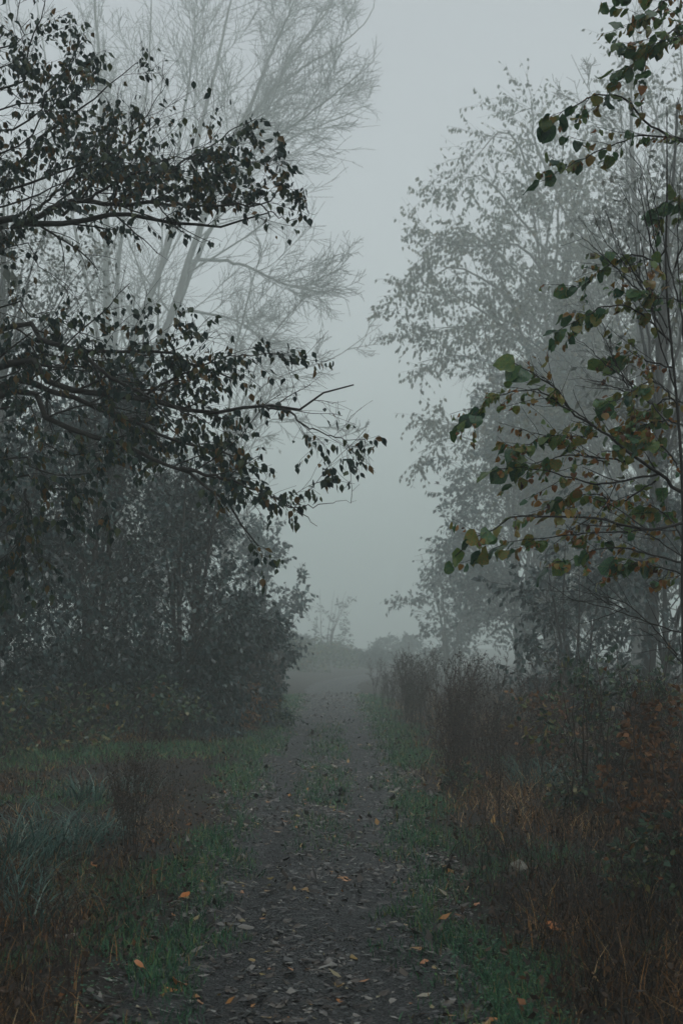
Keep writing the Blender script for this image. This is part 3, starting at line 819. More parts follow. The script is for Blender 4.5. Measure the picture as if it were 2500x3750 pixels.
def make_leafy(name, label, base, height, centre, radii, nl=26, n1=9, n2=6, nleaf=6, leaf=(0.09, 0.15), lmat=None, bark=None, tpl=KITE,
               seed=1, trunk_r=0.18, group=None, droop=0.25, t_lo=0.25, stems=1, cat='tree', extra=None, leaf_parts=0, hang=0.6, twigr=0.004, leafkeep=0.9, k=1.0, clump=0.34):
    rng = np.random.default_rng(seed)
    height = height * k; centre = np.array(centre, float) * k; radii = np.array(radii, float) * k; leaf = (leaf[0] * k, leaf[1] * k); trunk_r = trunk_r * k; twigr = twigr * k
    base = np.array(base, float); centre = np.array(centre, float); radii = np.array(radii, float)
    t = empty(name, base)
    tag(t, label, cat, group)
    trunks = []
    K = 14
    for k in range(stems):
        a = rng.uniform(0, 6.28)
        spread = 0.0 if stems == 1 else 0.55
        tip = np.array([centre[0] * 0.9 + math.cos(a) * radii[0] * spread, centre[1] * 0.9 + math.sin(a) * radii[1] * spread, height * rng.uniform(0.82, 1.0)])
        mid = np.array([tip[0] * 0.35 + rng.normal(0, .1), tip[1] * 0.35 + rng.normal(0, .1), height * 0.45])
        line = smooth_line([(0.1 * rng.normal() * (stems > 1), 0.1 * rng.normal() * (stems > 1), 0), mid, tip], K, 0.02 * height / 10, rng)
        rad = trunk_r * np.linspace(1.1, 0.12, K)
        gg = Geo(); tubes(gg, line[None], rad[None], 8)
        gg.build('trunk' if cat == 'tree' else 'stem', bark or M_DARKBARK, t)
        trunks.append(line)
    lines, rads = [], []
    for k in range(nl):
        line = trunks[k % stems]
        q = rng.normal(size=3); q /= np.linalg.norm(q)
        end = centre + radii * q * rng.uniform(0.72, 1.0)
        tz = np.clip((end[2] * 0.8) / height - 0.12, t_lo, 0.93)
        s0 = line[int(tz * (K - 1))]
        mid = (s0 + end) / 2 + np.array([0, 0, 0.10 * np.linalg.norm(end - s0)])
        lines.append(smooth_line([s0, mid, end - np.array([0, 0, droop * 0.2])], 12, 0.03, rng))
        rads.append(trunk_r * 0.3 * np.linspace(1, 0.15, 12))
    for ln in (extra or []):
        ln = np.array(ln, float)
        lines.append(smooth_line(ln, 12, 0.03, rng)); rads.append(trunk_r * 0.3 * np.linspace(1, 0.15, 12))
    P = np.array(lines); R = np.array(rads)
    rm = float(radii.mean())
    C1, R1, _ = spawn(rng, P, R, n1, 0.2, 1.0, (0.4, 1.0), (0.3 * rm, 0.6 * rm), 6, (0, 0, -1), 0.05 * droop, 0.12, 0.4, twigr * 1.4, 0.4, 0.5)
    C2, R2, _ = spawn(rng, C1, R1, n2, 0.15, 1.0, (0.4, 1.0), (0.12 * rm, 0.28 * rm), 3, (0, 0, -1), 0.12 * droop, 0.12, 0.6, twigr, 0.5, 0.3)
    gg = Geo(); tubes(gg, P, R, 5); tubes(gg, C1, R1, 3); tubes(gg, C2, R2, 3)
    br = gg.build('branches', bark or M_DARKBARK, t); br['kind'] = 'stuff'
    p2, d2, _ = on_lines(rng, C2, nleaf, 0.1, 1.05)
    p1, d1, _ = on_lines(rng, C1, max(2, nleaf // 2), 0.3, 1.0)
    pos = np.vstack([p2, p1]); dr = np.vstack([d2, d1])
    f = 5.5 / rm
    nz_ = np.sin(pos[:, 0] * f + 1.1 * np.sin(pos[:, 2] * f * .7)) + np.sin(pos[:, 1] * f * 1.2 + pos[:, 2] * f) + np.sin(pos[:, 2] * f * 1.4 - pos[:, 0] * f * .8 + seed)
    kk = rng.random(len(pos)) < leafkeep * np.clip(0.80 + clump * nz_, 0.06, 1)
    pos, dr = pos[kk], dr[kk]
    ax = nrm(dr * (1 - hang) + np.array([0, 0, -1.0]) * hang + rng.normal(0, 0.35, pos.shape))
    X, Y, Z = frames(rng, ax, 0.25)
    s = rng.uniform(leaf[0], leaf[1], len(pos))
    rest = np.ones(len(pos), bool)
    if leaf_parts:
        w = pos + base
        ok = in_frame(w, 0)
        px, py, dep = project(w)
        score = np.where(ok, -px + rng.normal(0, 60, len(px)), -1e9)   # those that stand out against the open sky
        order = np.argsort(-score)[:leaf_parts]
        rest[order] = False
        meshes = []
        for i in range(8):
            g1 = Geo(); v, q = tpl[i % len(tpl)]; g1.add(v, quads=q, tint=rng.random()); meshes.append(g1.mesh('leaf', lmat))
        leaf_objects('leaf', t, meshes, rng, pos[order], X[order], Y[order], Z[order], s[order])
    gg = Geo(); put(gg, tpl, rng, pos[rest], X[rest], Y[rest], Z[rest], s[rest], rng.random(int(rest.sum())))
    cr = gg.build('crown', lmat or M_LEAF_FAR, t)
    if leaf_parts: cr['kind'] = 'stuff'
    print(name, 'leaves', len(pos))
    return t

def gpt(px, Y, dx=0.0):
    x = (px - 1250) / FPX * Y + dx
    return (x, Y, float(H(x, Y)))

# right: the big drooping tree in the fog, lower neighbours beneath it
b0 = gpt(2010, 72)
ex = []
for pts in [[(1900, 1250), (1700, 1100), (1480, 1060)], [(1900, 1000), (1700, 850), (1520, 930)], [(1900, 800), (1750, 640), (1640, 720)], [(1950, 650), (1850, 480), (1720, 600)],
            [(1950, 500), (1950, 400), (1880, 420)], [(1850, 1350), (1680, 1300), (1530, 1330)], [(1900, 900), (1720, 900), (1540, 880)], [(1850, 1200), (1650, 1200), (1520, 1230)],
            [(2000, 900), (2050, 620), (2080, 400)], [(1900, 1750), (1700, 1600), (1530, 1660)], [(1900, 1650), (1750, 1560), (1610, 1560)], [(1880, 1100), (1660, 980), (1500, 1080)]]:
    ex.append([at(2000, pts[0][1] + 120, 72) - b0] + [at(p[0], p[1], 72 + 1.6 * math.sin(p[0])) - b0 for p in pts])
make_leafy('drooping_tree', 'large leafy tree with drooping sprays standing in the fog right of the path', b0, 14.5, (0.4, 0, 9.0), (2.9, 2.6, 5.6), nl=44, n1=11, n2=8, nleaf=8,
           leaf=(0.10, 0.16), lmat=M_LEAF_FAR, tpl=KITE, k=2.001, seed=31, trunk_r=0.16, droop=0.8, extra=ex, leaf_parts=300, hang=0.75, t_lo=0.2)
b0 = gpt(1900, 62)
make_leafy('hazel_shrub', 'tall rounded leafy shrub below the drooping tree on the right', b0, 8.5, (0.5, 0, 4.4), (2.3, 2.0, 4.2), nl=52, n1=9, n2=6, nleaf=6, leaf=(0.09, 0.15),
           lmat=M_LEAF_SHRUB, k=1.879, seed=32, trunk_r=0.06, stems=4, cat='shrub', droop=0.3, t_lo=0.1)
b0 = gpt(1640, 80)
make_leafy('hazel_shrub', 'pale foggy shrub nearest the path end on the right', b0, 4.2, (0.2, 0, 2.3), (2.0, 2.0, 2.2), nl=28, n1=8, n2=5, nleaf=5, leaf=(0.11, 0.18),
           lmat=M_LEAF_SHRUB, k=1.739, seed=33, trunk_r=0.05, stems=4, cat='shrub', droop=0.2, t_lo=0.1)
b0 = gpt(2330, 56)
make_leafy('hedgerow_tree', 'broad leafy tree in the fog behind the lime sapling', b0, 14, (0.2, 0.5, 7.4), (3.2, 2.6, 6.6), nl=56, n1=9, n2=6, nleaf=6, leaf=(0.10, 0.16),
           lmat=M_LEAF_FAR, k=1.867, seed=34, trunk_r=0.16, droop=0.5, t_lo=0.12)
b0 = gpt(2350, 30)
make_leafy('hedgerow_tree', 'slim dark trunked tree standing behind the lowest lime leaves', b0, 9.5, (0.8, 0.5, 6.4), (1.7, 1.7, 3.2), nl=18, n1=7, n2=5, nleaf=3, leaf=(0.09, 0.13),
           lmat=M_LEAF_FAR, k=1.579, seed=35, trunk_r=0.10, droop=0.5, t_lo=0.45, leafkeep=0.5)
bz = at(2500, 2440, 66)
make_bare('bare_tree', 'bare tree fading into the fog at the top right corner', (bz[0] + 1.5, 66, float(H(bz[0], 66))),
          [[(2500, 1500), (2470, 900), (2420, 500), (2330, 200), (2280, -60)], [(2520, 1500, .5), (2520, 900, 1), (2500, 400, 1), (2480, -100, 1)], [(2510, 1300, 0), (2430, 800, -.6), (2320, 560, -1), (2190, 380, -1.4), (2090, 200, -1.7)]],
          66, k_=1.65, twigN=(15, 8, 5), lens=((1.6, 4.0), (0.7, 1.9), (0.3, 0.8)), seed=9, radii=[.14, .13, .09])
b0 = gpt(2420, 30)
make_leafy('hazel_shrub', 'dark dense shrub behind the brambles at the right edge', b0, 5.5, (0.0, 0, 2.7), (2.2, 2.0, 2.6), nl=30, n1=8, n2=5, nleaf=5, leaf=(0.10, 0.15),
           lmat=M_LEAF_SHRUB, k=1.154, seed=36, trunk_r=0.05, stems=4, cat='shrub', droop=0.3, t_lo=0.1)
b0 = gpt(2100, 27)
make_leafy('hazel_shrub', 'low dark shrub behind the green bramble on the right', b0, 3.4, (0.0, 0, 1.6), (1.6, 1.4, 1.7), nl=26, n1=8, n2=5, nleaf=4, leaf=(0.09, 0.14),
           lmat=M_LEAF_SHRUB, k=1.125, seed=37, trunk_r=0.04, stems=4, cat='shrub', droop=0.3, t_lo=0.1)

# left: the dark wall of shrubs
b0 = gpt(690, 25)
make_leafy('willow_shrub', 'large dark willow like shrub with silvery leaf tips left of the path', b0, 5.4, (-0.15, 0, 2.6), (1.55, 1.7, 2.7), nl=56, n1=10, n2=6, nleaf=7, leaf=(0.08, 0.13),
           lmat=M_LEAF_SHRUB, tpl=LANCE[:3] + KITE[:3], seed=41, trunk_r=0.06, stems=5, cat='shrub', droop=0.3, t_lo=0.08)
b0 = gpt(330, 24)
make_leafy('willow_shrub', 'tall dark shrub in the middle of the left thicket', b0, 7.2, (0.0, 0, 3.6), (1.9, 1.8, 3.6), nl=58, n1=10, n2=6, nleaf=7, leaf=(0.08, 0.13),
           lmat=M_LEAF_SHRUB, tpl=LANCE[:3] + KITE[:3], seed=42, trunk_r=0.07, stems=5, cat='shrub', droop=0.3, t_lo=0.08)
b0 = gpt(-60, 21)
make_leafy('willow_shrub', 'darkest shrub at the left edge below the overhanging limbs', b0, 5.5, (0.0, 0, 2.7), (1.8, 1.7, 2.7), nl=56, n1=10, n2=6, nleaf=6, leaf=(0.08, 0.12),
           lmat=M_LEAF_SHRUB, tpl=KITE, seed=43, trunk_r=0.06, stems=5, cat='shrub', droop=0.3, t_lo=0.08)
b0 = gpt(930, 29)
make_leafy('willow_shrub', 'low dark shrub sloping down beside the left path edge', b0, 2.6, (0.0, 0, 1.3), (1.0, 1.2, 1.4), nl=34, n1=8, n2=5, nleaf=5, leaf=(0.08, 0.13),
           lmat=M_LEAF_SHRUB, tpl=LANCE[:3] + KITE[:3], seed=47, trunk_r=0.04, stems=5, cat='shrub', droop=0.3, t_lo=0.08)
b0 = gpt(940, 48)
make_leafy('hazel_shrub', 'paler foggy shrub just behind the willow shrub on the left', b0, 5.0, (-0.2, 0, 2.7), (1.5, 1.6, 2.6), nl=30, n1=8, n2=5, nleaf=6, leaf=(0.11, 0.17),
           lmat=M_LEAF_SHRUB, k=1.297, seed=44, trunk_r=0.05, stems=4, cat='shrub', droop=0.4, t_lo=0.08)
b0 = gpt(-20, 45)
make_leafy('hedgerow_tree', 'grey leafy tree behind the overhanging limbs at the left edge', b0, 13, (0, 0, 7.5), (3.0, 2.5, 5.6), nl=34, n1=9, n2=6, nleaf=5, leaf=(0.09, 0.14),
           lmat=M_LEAF_FAR, k=1.364, seed=45, trunk_r=0.17, droop=0.5, t_lo=0.15)
b0 = gpt(560, 110)
make_leafy('hedgerow_tree', 'faint leafy tree low behind the bare tree stems', b0, 13, (0, 0, 7.0), (4.6, 3, 5.6), nl=34, n1=8, n2=5, nleaf=5, leaf=(0.14, 0.24),
           lmat=M_LEAF_FAR, k=1.833, seed=46, trunk_r=0.2, droop=0.3, t_lo=0.15)
# path end
b0 = gpt(1190, 105)
make_leafy('slender_shrub', 'faint slender shrub with upright shoots at the far end of the path', b0, 4.6, (0.3, 0, 2.4), (2.0, 1.2, 2.2), nl=16, n1=4, n2=3, nleaf=6, leaf=(0.14, 0.24),
           lmat=M_LEAF_SHRUB, tpl=LANCE, k=1.250, seed=51, trunk_r=0.03, stems=6, cat='shrub', droop=0.1, t_lo=0.05, hang=0.3)
b0 = gpt(1040, 86)
make_leafy('bramble_mound', 'low rounded bramble mound at the far bend of the path', b0, 1.9, (0, 0, 0.6), (2.2, 1.6, 1.4), nl=40, n1=8, n2=5, nleaf=4, leaf=(0.10, 0.16),
           lmat=M_BRAMBLE, k=1.303, seed=52, trunk_r=0.02, stems=6, cat='bramble', droop=0.8, t_lo=0.02)
b0 = gpt(1180, 98)
make_leafy('bramble_mound', 'fainter bramble mound closing the view behind the path bend', b0, 1.3, (0, 0, 0.4), (2.4, 1.6, 1.1), nl=36, n1=8, n2=5, nleaf=4, leaf=(0.10, 0.16),
           lmat=M_BRAMBLE, k=1.324, seed=53, trunk_r=0.02, stems=6, cat='bramble', droop=0.8, t_lo=0.02)

far_bush = None
for px_, Y_, sc_, lab in [(1290, 108, .62, 'faint low bush in the fog straight beyond the path end'), (1370, 100, .7, 'faint low bush beyond the far right path bend'), (1100, 116, 1.0, 'faint low bush behind the far bramble mound'),
                          (1460, 118, 1.2, 'faint low bush behind the far right dead weeds'), (1215, 128, .75, 'faintest low bush on the misty horizon'), (980, 122, 1.5, 'tall faint bush behind the left shrubs')]:
    b0 = gpt(px_, Y_)
    if far_bush is None:
        far_bush = make_leafy('far_bush', lab, b0, 1.9, (0, 0, 0.9), (2.6, 1.6, 1.1), nl=34, n1=8, n2=5, nleaf=4, leaf=(0.16, 0.28), lmat=M_LEAF_SHRUB, seed=54, trunk_r=0.03, stems=6, cat='bush', droop=0.4, t_lo=0.02, group='faint bushes on the horizon')
        far_bush.scale = (sc_, sc_, sc_)
    else:
        copy_tree(far_bush, b0, px_ * 0.37, sc_, lab)

# ------------------------------------------------------------------ turf, dead grass and other ground cover
def blades(geo, rng, pos, length, width, lean, K=3, tint=None, droop=0.0, az=None):
    """curved tapering ribbons rooted at pos"""
    N = len(pos)
    length = np.broadcast_to(length, (N,)); width = np.broadcast_to(width, (N,)); lean = np.broadcast_to(lean, (N,))
    if az is None: az = rng.uniform(0, 2 * math.pi, N)
    h = np.stack([np.cos(az), np.sin(az), np.zeros(N)], -1)
    sd = rng.uniform(0, 2 * math.pi, N)
    side = nrm(np.stack([-np.sin(az) + .6 * np.cos(sd), np.cos(az) + .6 * np.sin(sd), np.zeros(N)], -1))
    P = np.empty((N, K, 3)); P[:, 0] = pos
    a = lean.copy()
    for k in range(1, K):
        d = np.sin(a)[:, None] * h + np.cos(a)[:, None] * np.array([0, 0, 1.0])
        P[:, k] = P[:, k - 1] + d * (length / (K - 1))[:, None]
        a = a + droop * (0.5 + rng.random(N))
    w = np.linspace(1, 0.12, K)
    w[0] = 0.8
    V = np.stack([P - side[:, None, :] * (width[:, None] * w[None])[..., None] * .5, P + side[:, None, :] * (width[:, None] * w[None])[..., None] * .5], 2)
    base = (np.arange(N) * K * 2)[:, None] + (np.arange(K - 1) * 2)[None]
    Q = np.stack([base, base + 1, base + 3, base + 2], -1).reshape(-1, 4)
    if tint is None: tint = rng.random(N)
    geo.add(V, quads=Q, tint=np.repeat(np.broadcast_to(tint, (N,)), K * 2))

def scatter(rng, n, y0, y1, half, power=1.0):
    """points ahead of the camera, thinning with distance; x within half(y)"""
    u = rng.random(n)
    if power == 1.0: y = y0 * (y1 / y0) ** u
    else: y = y0 + (y1 - y0) * u
    x = rng.uniform(-1, 1, n) * half(y)
    return x, y

fw = lambda y: 0.262 * y + 0.6           # a little wider than the view
def dist_edge(x, y):
    return np.abs(x - xc(y)) - hw(y)

def side_strip(x, y):
    """mown grass strip that leaves the path to the left"""
    yc = 19.0 + (x + 4.3) * 1.55
    return (x < -0.9) * np.exp(-((y - yc) / (1.7 + 0.5 * sstep(-4, -1, x))) ** 4)

def green_mask(x, y):
    de = dist_edge(x, y)
    w = 0.34 + 0.22 * np.sin(y * 0.9 + np.sign(x) * 1.7) + 0.12 * np.sin(y * 2.7)
    w = w + 0.5 * sstep(14, 26, y)
    patchy = wob(x * 2.9 + 2, y * 2.1) + 0.6 * wob(x * 6.1, y * 5.3)
    m = np.clip((w + 0.16 * patchy - de) / 0.35, 0, 1) * np.clip((de + 0.30 + 0.22 * patchy) / 0.40, 0, 1)
    c = (x - xc(y)) / hw(y)
    mid = np.exp(-(c / 0.34) ** 4) * sstep(10.5, 14, y) * (1 - sstep(24, 34, y)) * np.clip(0.8 + 0.5 * patchy, 0, 1) * np.clip(1.0 + 0.7 * np.sin(y * 1.1 + 2) + .3 * np.sin(y * 3.1 + x * 5), 0, 1)
    m = m * (1 - 0.8 * (x > 0) * (1 - sstep(7.0, 8.5, y)) * (de < 0.05))
    tuft = 0.55 * sstep(0.25, 0.75, wob(x * 1.1 + 7, y * 0.8 + 2) + 0.35 * patchy) * (de > 0.2) * (1 - sstep(18, 30, y))
    m = np.maximum(m, tuft)
    return np.clip(np.maximum(m, np.maximum(mid * 1.0, side_strip(x, y) * 1.0)), 0, 1)

rng = np.random.default_rng(71)
x, y = scatter(rng, 480000, 5.0, 48, fw)
m = green_mask(x, y)
k = rng.random(len(x)) < m * 0.8
x, y = x[k], y[k]
de = dist_edge(x, y)
g = Geo()
ln = rng.uniform(0.025, 0.075, len(x)) * np.where(de < -0.1, 0.7, 1.0) * (1 + 0.012 * y)
blades(g, rng, np.stack([x, y, GZ(x, y) - 0.004], -1), ln * 1.25, (0.0048 + 0.00042 * y) * rng.uniform(0.5, 1.4, len(x)), rng.uniform(0.1, 1.0, len(x)), 3, np.clip(rng.normal(0.45, 0.28, len(x)) + 0.18 * wob(x * 3, y * 2), 0, 1), 0.35)
tag(g.build('grass', M_TURF, smooth=False), 'short green turf along the path edges and on the side strip', 'grass', kind='stuff')
print('turf', len(x))

# clover and moss cushions at the near right edge
x, y = scatter(rng, 60000, 5.2, 16, fw)
de = dist_edge(x, y)
mk = np.exp(-(((x - 0.86) / 0.24) ** 2 + ((y - 7.3) / 0.75) ** 2)) + 0.35 * np.exp(-((de - 0.22) / 0.18) ** 2) * (np.sin(y * 2.3 + x) > -0.2)
k = rng.random(len(x)) < mk * 1.0
x, y = x[k], y[k]
n = len(x)
pos = np.stack([x, y, GZ(x, y) + rng.uniform(0.004, 0.045, n)], -1)
ax = rng.normal(size=(n, 3)) * (1, 1, .25)
X, Y, Z = frames(rng, ax, 0.8)
g = Geo(); put(g, [leaf_tpl('kite', 700 + i) for i in range(4)], rng, pos, X * 1.5, Y, Z, rng.uniform(0.012, 0.026, n), rng.random(n))
tag(g.build('clover', M_CLOVER), 'low clover and moss cushions beside the path on the right', 'ground cover', kind='stuff')
print('clover', n)

# matted dead grass
x, y = scatter(rng, 180000, 5.0, 42, fw)
de = dist_edge(x, y)
k = (de > 0.12) & (rng.random(len(x)) < np.clip(0.75 + 0.7 * wob(x * 2.1 + 5, y * 1.4) + 0.3 * wob(x * 5, y * 4), 0.12, 1)) & (rng.random(len(x)) < np.clip(1.02 - 0.95 * green_mask(x, y), 0.0, 1)) & (rng.random(len(x)) < sstep(0.1, 0.7, de))
x, y = x[k], y[k]
n = len(x)
tall = 0.55 + 0.55 * (wob(x * 1.3, y * 0.9) * .5 + .5) + 0.35 * sstep(1.0, 2.4, dist_edge(x, y))
low = (x < -0.8) * sstep(9.0, 12.0, y) * (1 - sstep(19, 23, y))
tall = tall * (1 - 0.6 * low)
patch = np.clip(0.5 + 0.33 * wob(x * 0.8 + 4, y * 0.55) , 0, 1)
g = Geo()
blades(g, rng, np.stack([x, y, GZ(x, y) - 0.01], -1), rng.uniform(0.08, 0.34, n) * tall, (0.0045 + 0.0004 * y) * rng.uniform(0.5, 1.4, n), rng.uniform(0.15, 1.45, n), 3, np.clip(patch + rng.normal(-0.06, 0.28, n), 0, 1), 0.4)
tag(g.build('dead_grass', M_DEADGRASS, smooth=False), 'matted rusty brown dead grass on both verges', 'dead grass', kind='stuff')
print('dead grass', n)

# dead leaves and crumbs caught in the verge
x, y = scatter(rng, 16000, 5.0, 34, fw)
k = dist_edge(x, y) > 0.1
x, y = x[k], y[k]; n = len(x)
pos = np.stack([x, y, GZ(x, y) + rng.uniform(0.01, 0.16, n)], -1)
X, Y, Z = frames(rng, rng.normal(size=(n, 3)) * (1, 1, .5), 0.4)
g = Geo(); put(g, [leaf_tpl('kite', 720 + i) for i in range(6)], rng, pos, X, Y, Z, rng.uniform(0.02, 0.055, n), rng.random(n) ** 1.6)
tag(g.build('verge_litter', M_WITHER), 'withered brown leaves caught in the verge vegetation', 'leaf litter', kind='stuff')

# gravel and leaf crumbs on the path
y = rng.uniform(5.0, 34, 16000); c = rng.uniform(-1.05, 1.05, 16000)
x = xc(y) + c * hw(y)
n = len(x)
oct_v = np.array([(1, 0, 0), (0, 1, 0), (-1, 0, 0), (0, -1, 0), (0, 0, .7), (0, 0, -.7)], float)
oct_t = np.array([(0, 1, 4), (1, 2, 4), (2, 3, 4), (3, 0, 4)])
az = rng.uniform(0, 6.28, n); s = rng.uniform(0.004, 0.011, n) * (1 + 0.03 * y)
V = oct_v[None] * (s[:, None, None] * rng.uniform(0.6, 1.3, (n, 6, 1)))
ca, sa = np.cos(az)[:, None], np.sin(az)[:, None]
V = np.stack([V[..., 0] * ca - V[..., 1] * sa, V[..., 0] * sa + V[..., 1] * ca, V[..., 2]], -1) + np.stack([x, y, path_z(x, y)], -1)[:, None, :]
g = Geo(); g.add(V, tris=(np.arange(n) * 6)[:, None, None] + oct_t[None], tint=np.repeat(rng.random(n) ** 1.5, 6))
tag(g.build('gravel', M_STONE, smooth=False), 'small wet stones scattered over the path', 'gravel', kind='stuff')

FLAT = [leaf_tpl('ovate', 740 + i) for i in range(2)] + [leaf_tpl('kite', 750 + i) for i in range(9)] + [leaf_tpl('curl', 760 + i) for i in range(1)]
y = np.concatenate([rng.uniform(5.0, 20, 34000), rng.uniform(20, 50, 22000)])
c = rng.uniform(-1.3, 1.3, len(y))
x = xc(y) + c * hw(y)
k = rng.random(len(x)) < np.clip(0.55 + 0.5 * wob(x * 2.3 + 1, y * 1.7) + 0.25 * wob(x * 7, y * 5) - 0.38 * np.exp(-((np.abs(c) - .5) / .17) ** 2) + 0.3 * (np.abs(c) > .82), 0.08, 1)
x, y, c = x[k], y[k], c[k]; n = len(x)
pos = np.stack([x, y, GZ(x, y) + rng.uniform(0.003, 0.014, n)], -1)
X, Y, Z = frames(rng, rng.normal(size=(n, 3)) * (1, 1, .3), 0.8)
g = Geo(); put(g, FLAT, rng, pos, X, Y, Z, (0.010 + 0.075 * rng.random(n) ** 3.2) * (1 + 0.014 * y), np.clip(rng.random(n) ** 1.1, 0, 0.99))
tag(g.build('leaf_litter', M_LITTER), 'trodden wet leaf litter covering the path', 'leaf litter', kind='stuff')

# single fallen leaves that can be told apart
def fallen(mesh_i, tint_lo, n, label, group, rngf, where, mat=M_LITTER, size=(0.028, 0.058)):
    meshes = []
    for i in range(6):
        v, q = leaf_tpl(['ovate', 'heart', 'ovate', 'curl'][i % 4], 800 + mesh_i * 10 + i)
        g1 = Geo(); g1.add(v * (1, 1, .8), quads=q, tint=tint_lo + rngf.uniform(-.02, .02)); meshes.append(g1.mesh('fallen_leaf', mat))
    for i in range(n):
        fx, fy = where(rngf)
        o = bpy.data.objects.new('fallen_leaf', meshes[i % 6]); COL.objects.link(o)
        o.location = (fx, fy, float(GZ(np.array(fx), np.array(fy))) + 0.014)
        s_ = rngf.uniform(*size)
        o.scale = (s_, s_, s_)
        o.rotation_euler = (rngf.uniform(-.25, .25), rngf.uniform(-.25, .25), rngf.uniform(0, 6.28))
        tag(o, label, 'leaf', group)
def on_path(r):
    fy = 5.6 + 9.5 * r.random() ** 1.3
    return float(xc(fy) + r.uniform(-.95, .95) * hw(fy)), float(fy)
rf = np.random.default_rng(91)
fallen(1, 0.62, 70, 'grey brown fallen leaf lying flat on the wet gravel path', 'grey brown fallen leaves on the path', rf, on_path)
fallen(2, 0.80, 70, 'pale tan fallen leaf lying flat on the wet gravel path', 'pale tan fallen leaves on the path', rf, on_path)
fallen(3, 0.89, 26, 'whitish upturned fallen leaf on the wet gravel path', 'whitish fallen leaves on the path', rf, on_path, size=(0.03, 0.055))
fallen(4, 0.30, 70, 'dark sodden fallen leaf pressed into the wet gravel path', 'dark sodden leaves on the path', rf, on_path)
fallen(5, 0.955, 12, 'yellowish fallen leaf on the wet gravel path', 'yellowish fallen leaves on the path', rf, on_path)
def ground_at(px, py):
    Y = CAM_Z * FPX / (py - 2370.0)
    for _ in range(3):
        X_ = (px - 1250) / FPX * Y
        z = float(GZ(np.array(X_), np.array(Y)))
        Y = (CAM_Z - z) * FPX / (py - 2370.0)
    return (px - 1250) / FPX * Y, Y
for i, (px, py, tn, sz, lab) in enumerate([
        (702, 3572, 1.0, .11, 'big bright orange curled leaf at the lower left path edge'),
        (620, 3608, .985, .085, 'yellow orange flat leaf beside the big orange leaf'),
        (730, 3606, .985, .07, 'small tan orange leaf just below the big orange leaf'),
        (515, 3535, 1.0, .06, 'small orange leaf in the grass left of the path'),
        (375, 3185, 1.0, .085, 'orange leaf lying below the pale grass tussock'),
        (345, 3218, .84, .08, 'pinkish tan leaf below the orange leaf by the tussock'),
        (706, 3282, 1.0, .08, 'orange brown leaf on the left path edge further up'),
        (282, 3450, .9, .07, 'pale upright leaf in the brown grass at lower left'),
        (1232, 2844, 1.0, .15, 'orange leaf in the middle of the green path strip'),
        (1545, 3488, 1.0, .075, 'small orange leaf near the right path edge'),
        (1365, 3465, .86, .08, 'tan leaf on the bare gravel near the right path edge'),
        (1715, 3722, .97, .12, 'yellow brown leaf at the very bottom right of the path'),
        (1140, 3655, .92, .12, 'large whitish leaf at the bottom of the path'),
        (880, 3375, .84, .12, 'large grey crumpled leaf on the left wheel track'),
        (650, 3560, .8, .09, 'pinkish grey leaf just above the big orange leaf'),
        (2005, 3420, 1.0, .09, 'orange leaf in the brown grass at lower right'),
        (1805, 3028, .97, .10, 'bright yellow leaf in the grass above the pale stone'),
        (1830, 3030, .96, .08, 'second yellow leaf touching the bright yellow one'),
        (1725, 3325, 1.0, .07, 'orange leaf standing in the right verge grass'),
        (1605, 3640, .83, .07, 'pinkish leaf at the lower right of the path')]):
    v, q = leaf_tpl(['curl', 'ovate', 'ovate', 'heart'][i % 4], 900 + i)
    g1 = Geo(); g1.add(v, quads=q, tint=tn)
    fx, fy = ground_at(px, py)
    o = g1.build('fallen_leaf', M_LITTER)
    lift = 0.014 if dist_edge(np.array(fx), np.array(fy)) < 0 else 0.07
    o.location = (fx, fy, float(GZ(np.array(fx), np.array(fy))) + lift)
    o.scale = (sz, sz, sz); o.rotation_euler = (rf.uniform(-.5, .5), rf.uniform(-.5, .5), rf.uniform(0, 6.28))
    tag(o, lab, 'leaf')

# pale stone in the right verge
import bmesh
bm = bmesh.new(); bmesh.ops.create_icosphere(bm, subdivisions=3, radius=1.0)
for v in bm.verts:
    c = v.co
    f = 1 + 0.13 * math.sin(c.x * 2.6 + 1.0) * math.cos(c.y * 2.2) + 0.09 * math.sin(c.z * 4.1 + c.x * 3) + 0.03 * math.sin(c.x * 9 + c.y * 7)
    v.co = (c.x * .075 * f, c.y * .06 * f, max(c.z, -0.6) * .062 * f + (0.012 if c.x > 0.2 and c.z > .2 else 0))
me = bpy.data.meshes.new('stone'); bm.to_mesh(me); bm.free()
for p in me.polygons: p.use_smooth = True
m_st, n_, l_, b_ = mat_new('pale_stone')
nz = n_.new('ShaderNodeTexNoise'); nz.inputs['Scale'].default_value = 22; nz.inputs['Detail'].default_value = 6
tc = n_.new('ShaderNodeTexCoord'); l_.new(tc.outputs['Object'], nz.inputs['Vector'])
rp = ramp(n_, [(0.3, (0.10, 0.10, 0.075)), (0.55, (0.26, 0.26, 0.22)), (0.8, (0.40, 0.40, 0.36))]); l_.new(nz.outputs['Fac'], rp.inputs['Fac']); l_.new(rp.outputs['Color'], b_.inputs['Base Color'])
b_.inputs['Roughness'].default_value = 0.7
bp = n_.new('ShaderNodeBump'); bp.inputs['Strength'].default_value = 0.5; bp.inputs['Distance'].default_value = 0.01
l_.new(nz.outputs['Fac'], bp.inputs['Height']); l_.new(bp.outputs[0], b_.inputs['Normal'])
me.materials.append(m_st)
o = bpy.data.objects.new('stone', me); COL.objects.link(o)
sx, sy = ground_at(1882, 3178)
o.location = (sx, sy, float(GZ(np.array(sx), np.array(sy))) + 0.02); o.rotation_euler = (0.1, -0.2, 0.5)
tag(o, 'pale whitish stone lying in the brown grass right of the path', 'stone')

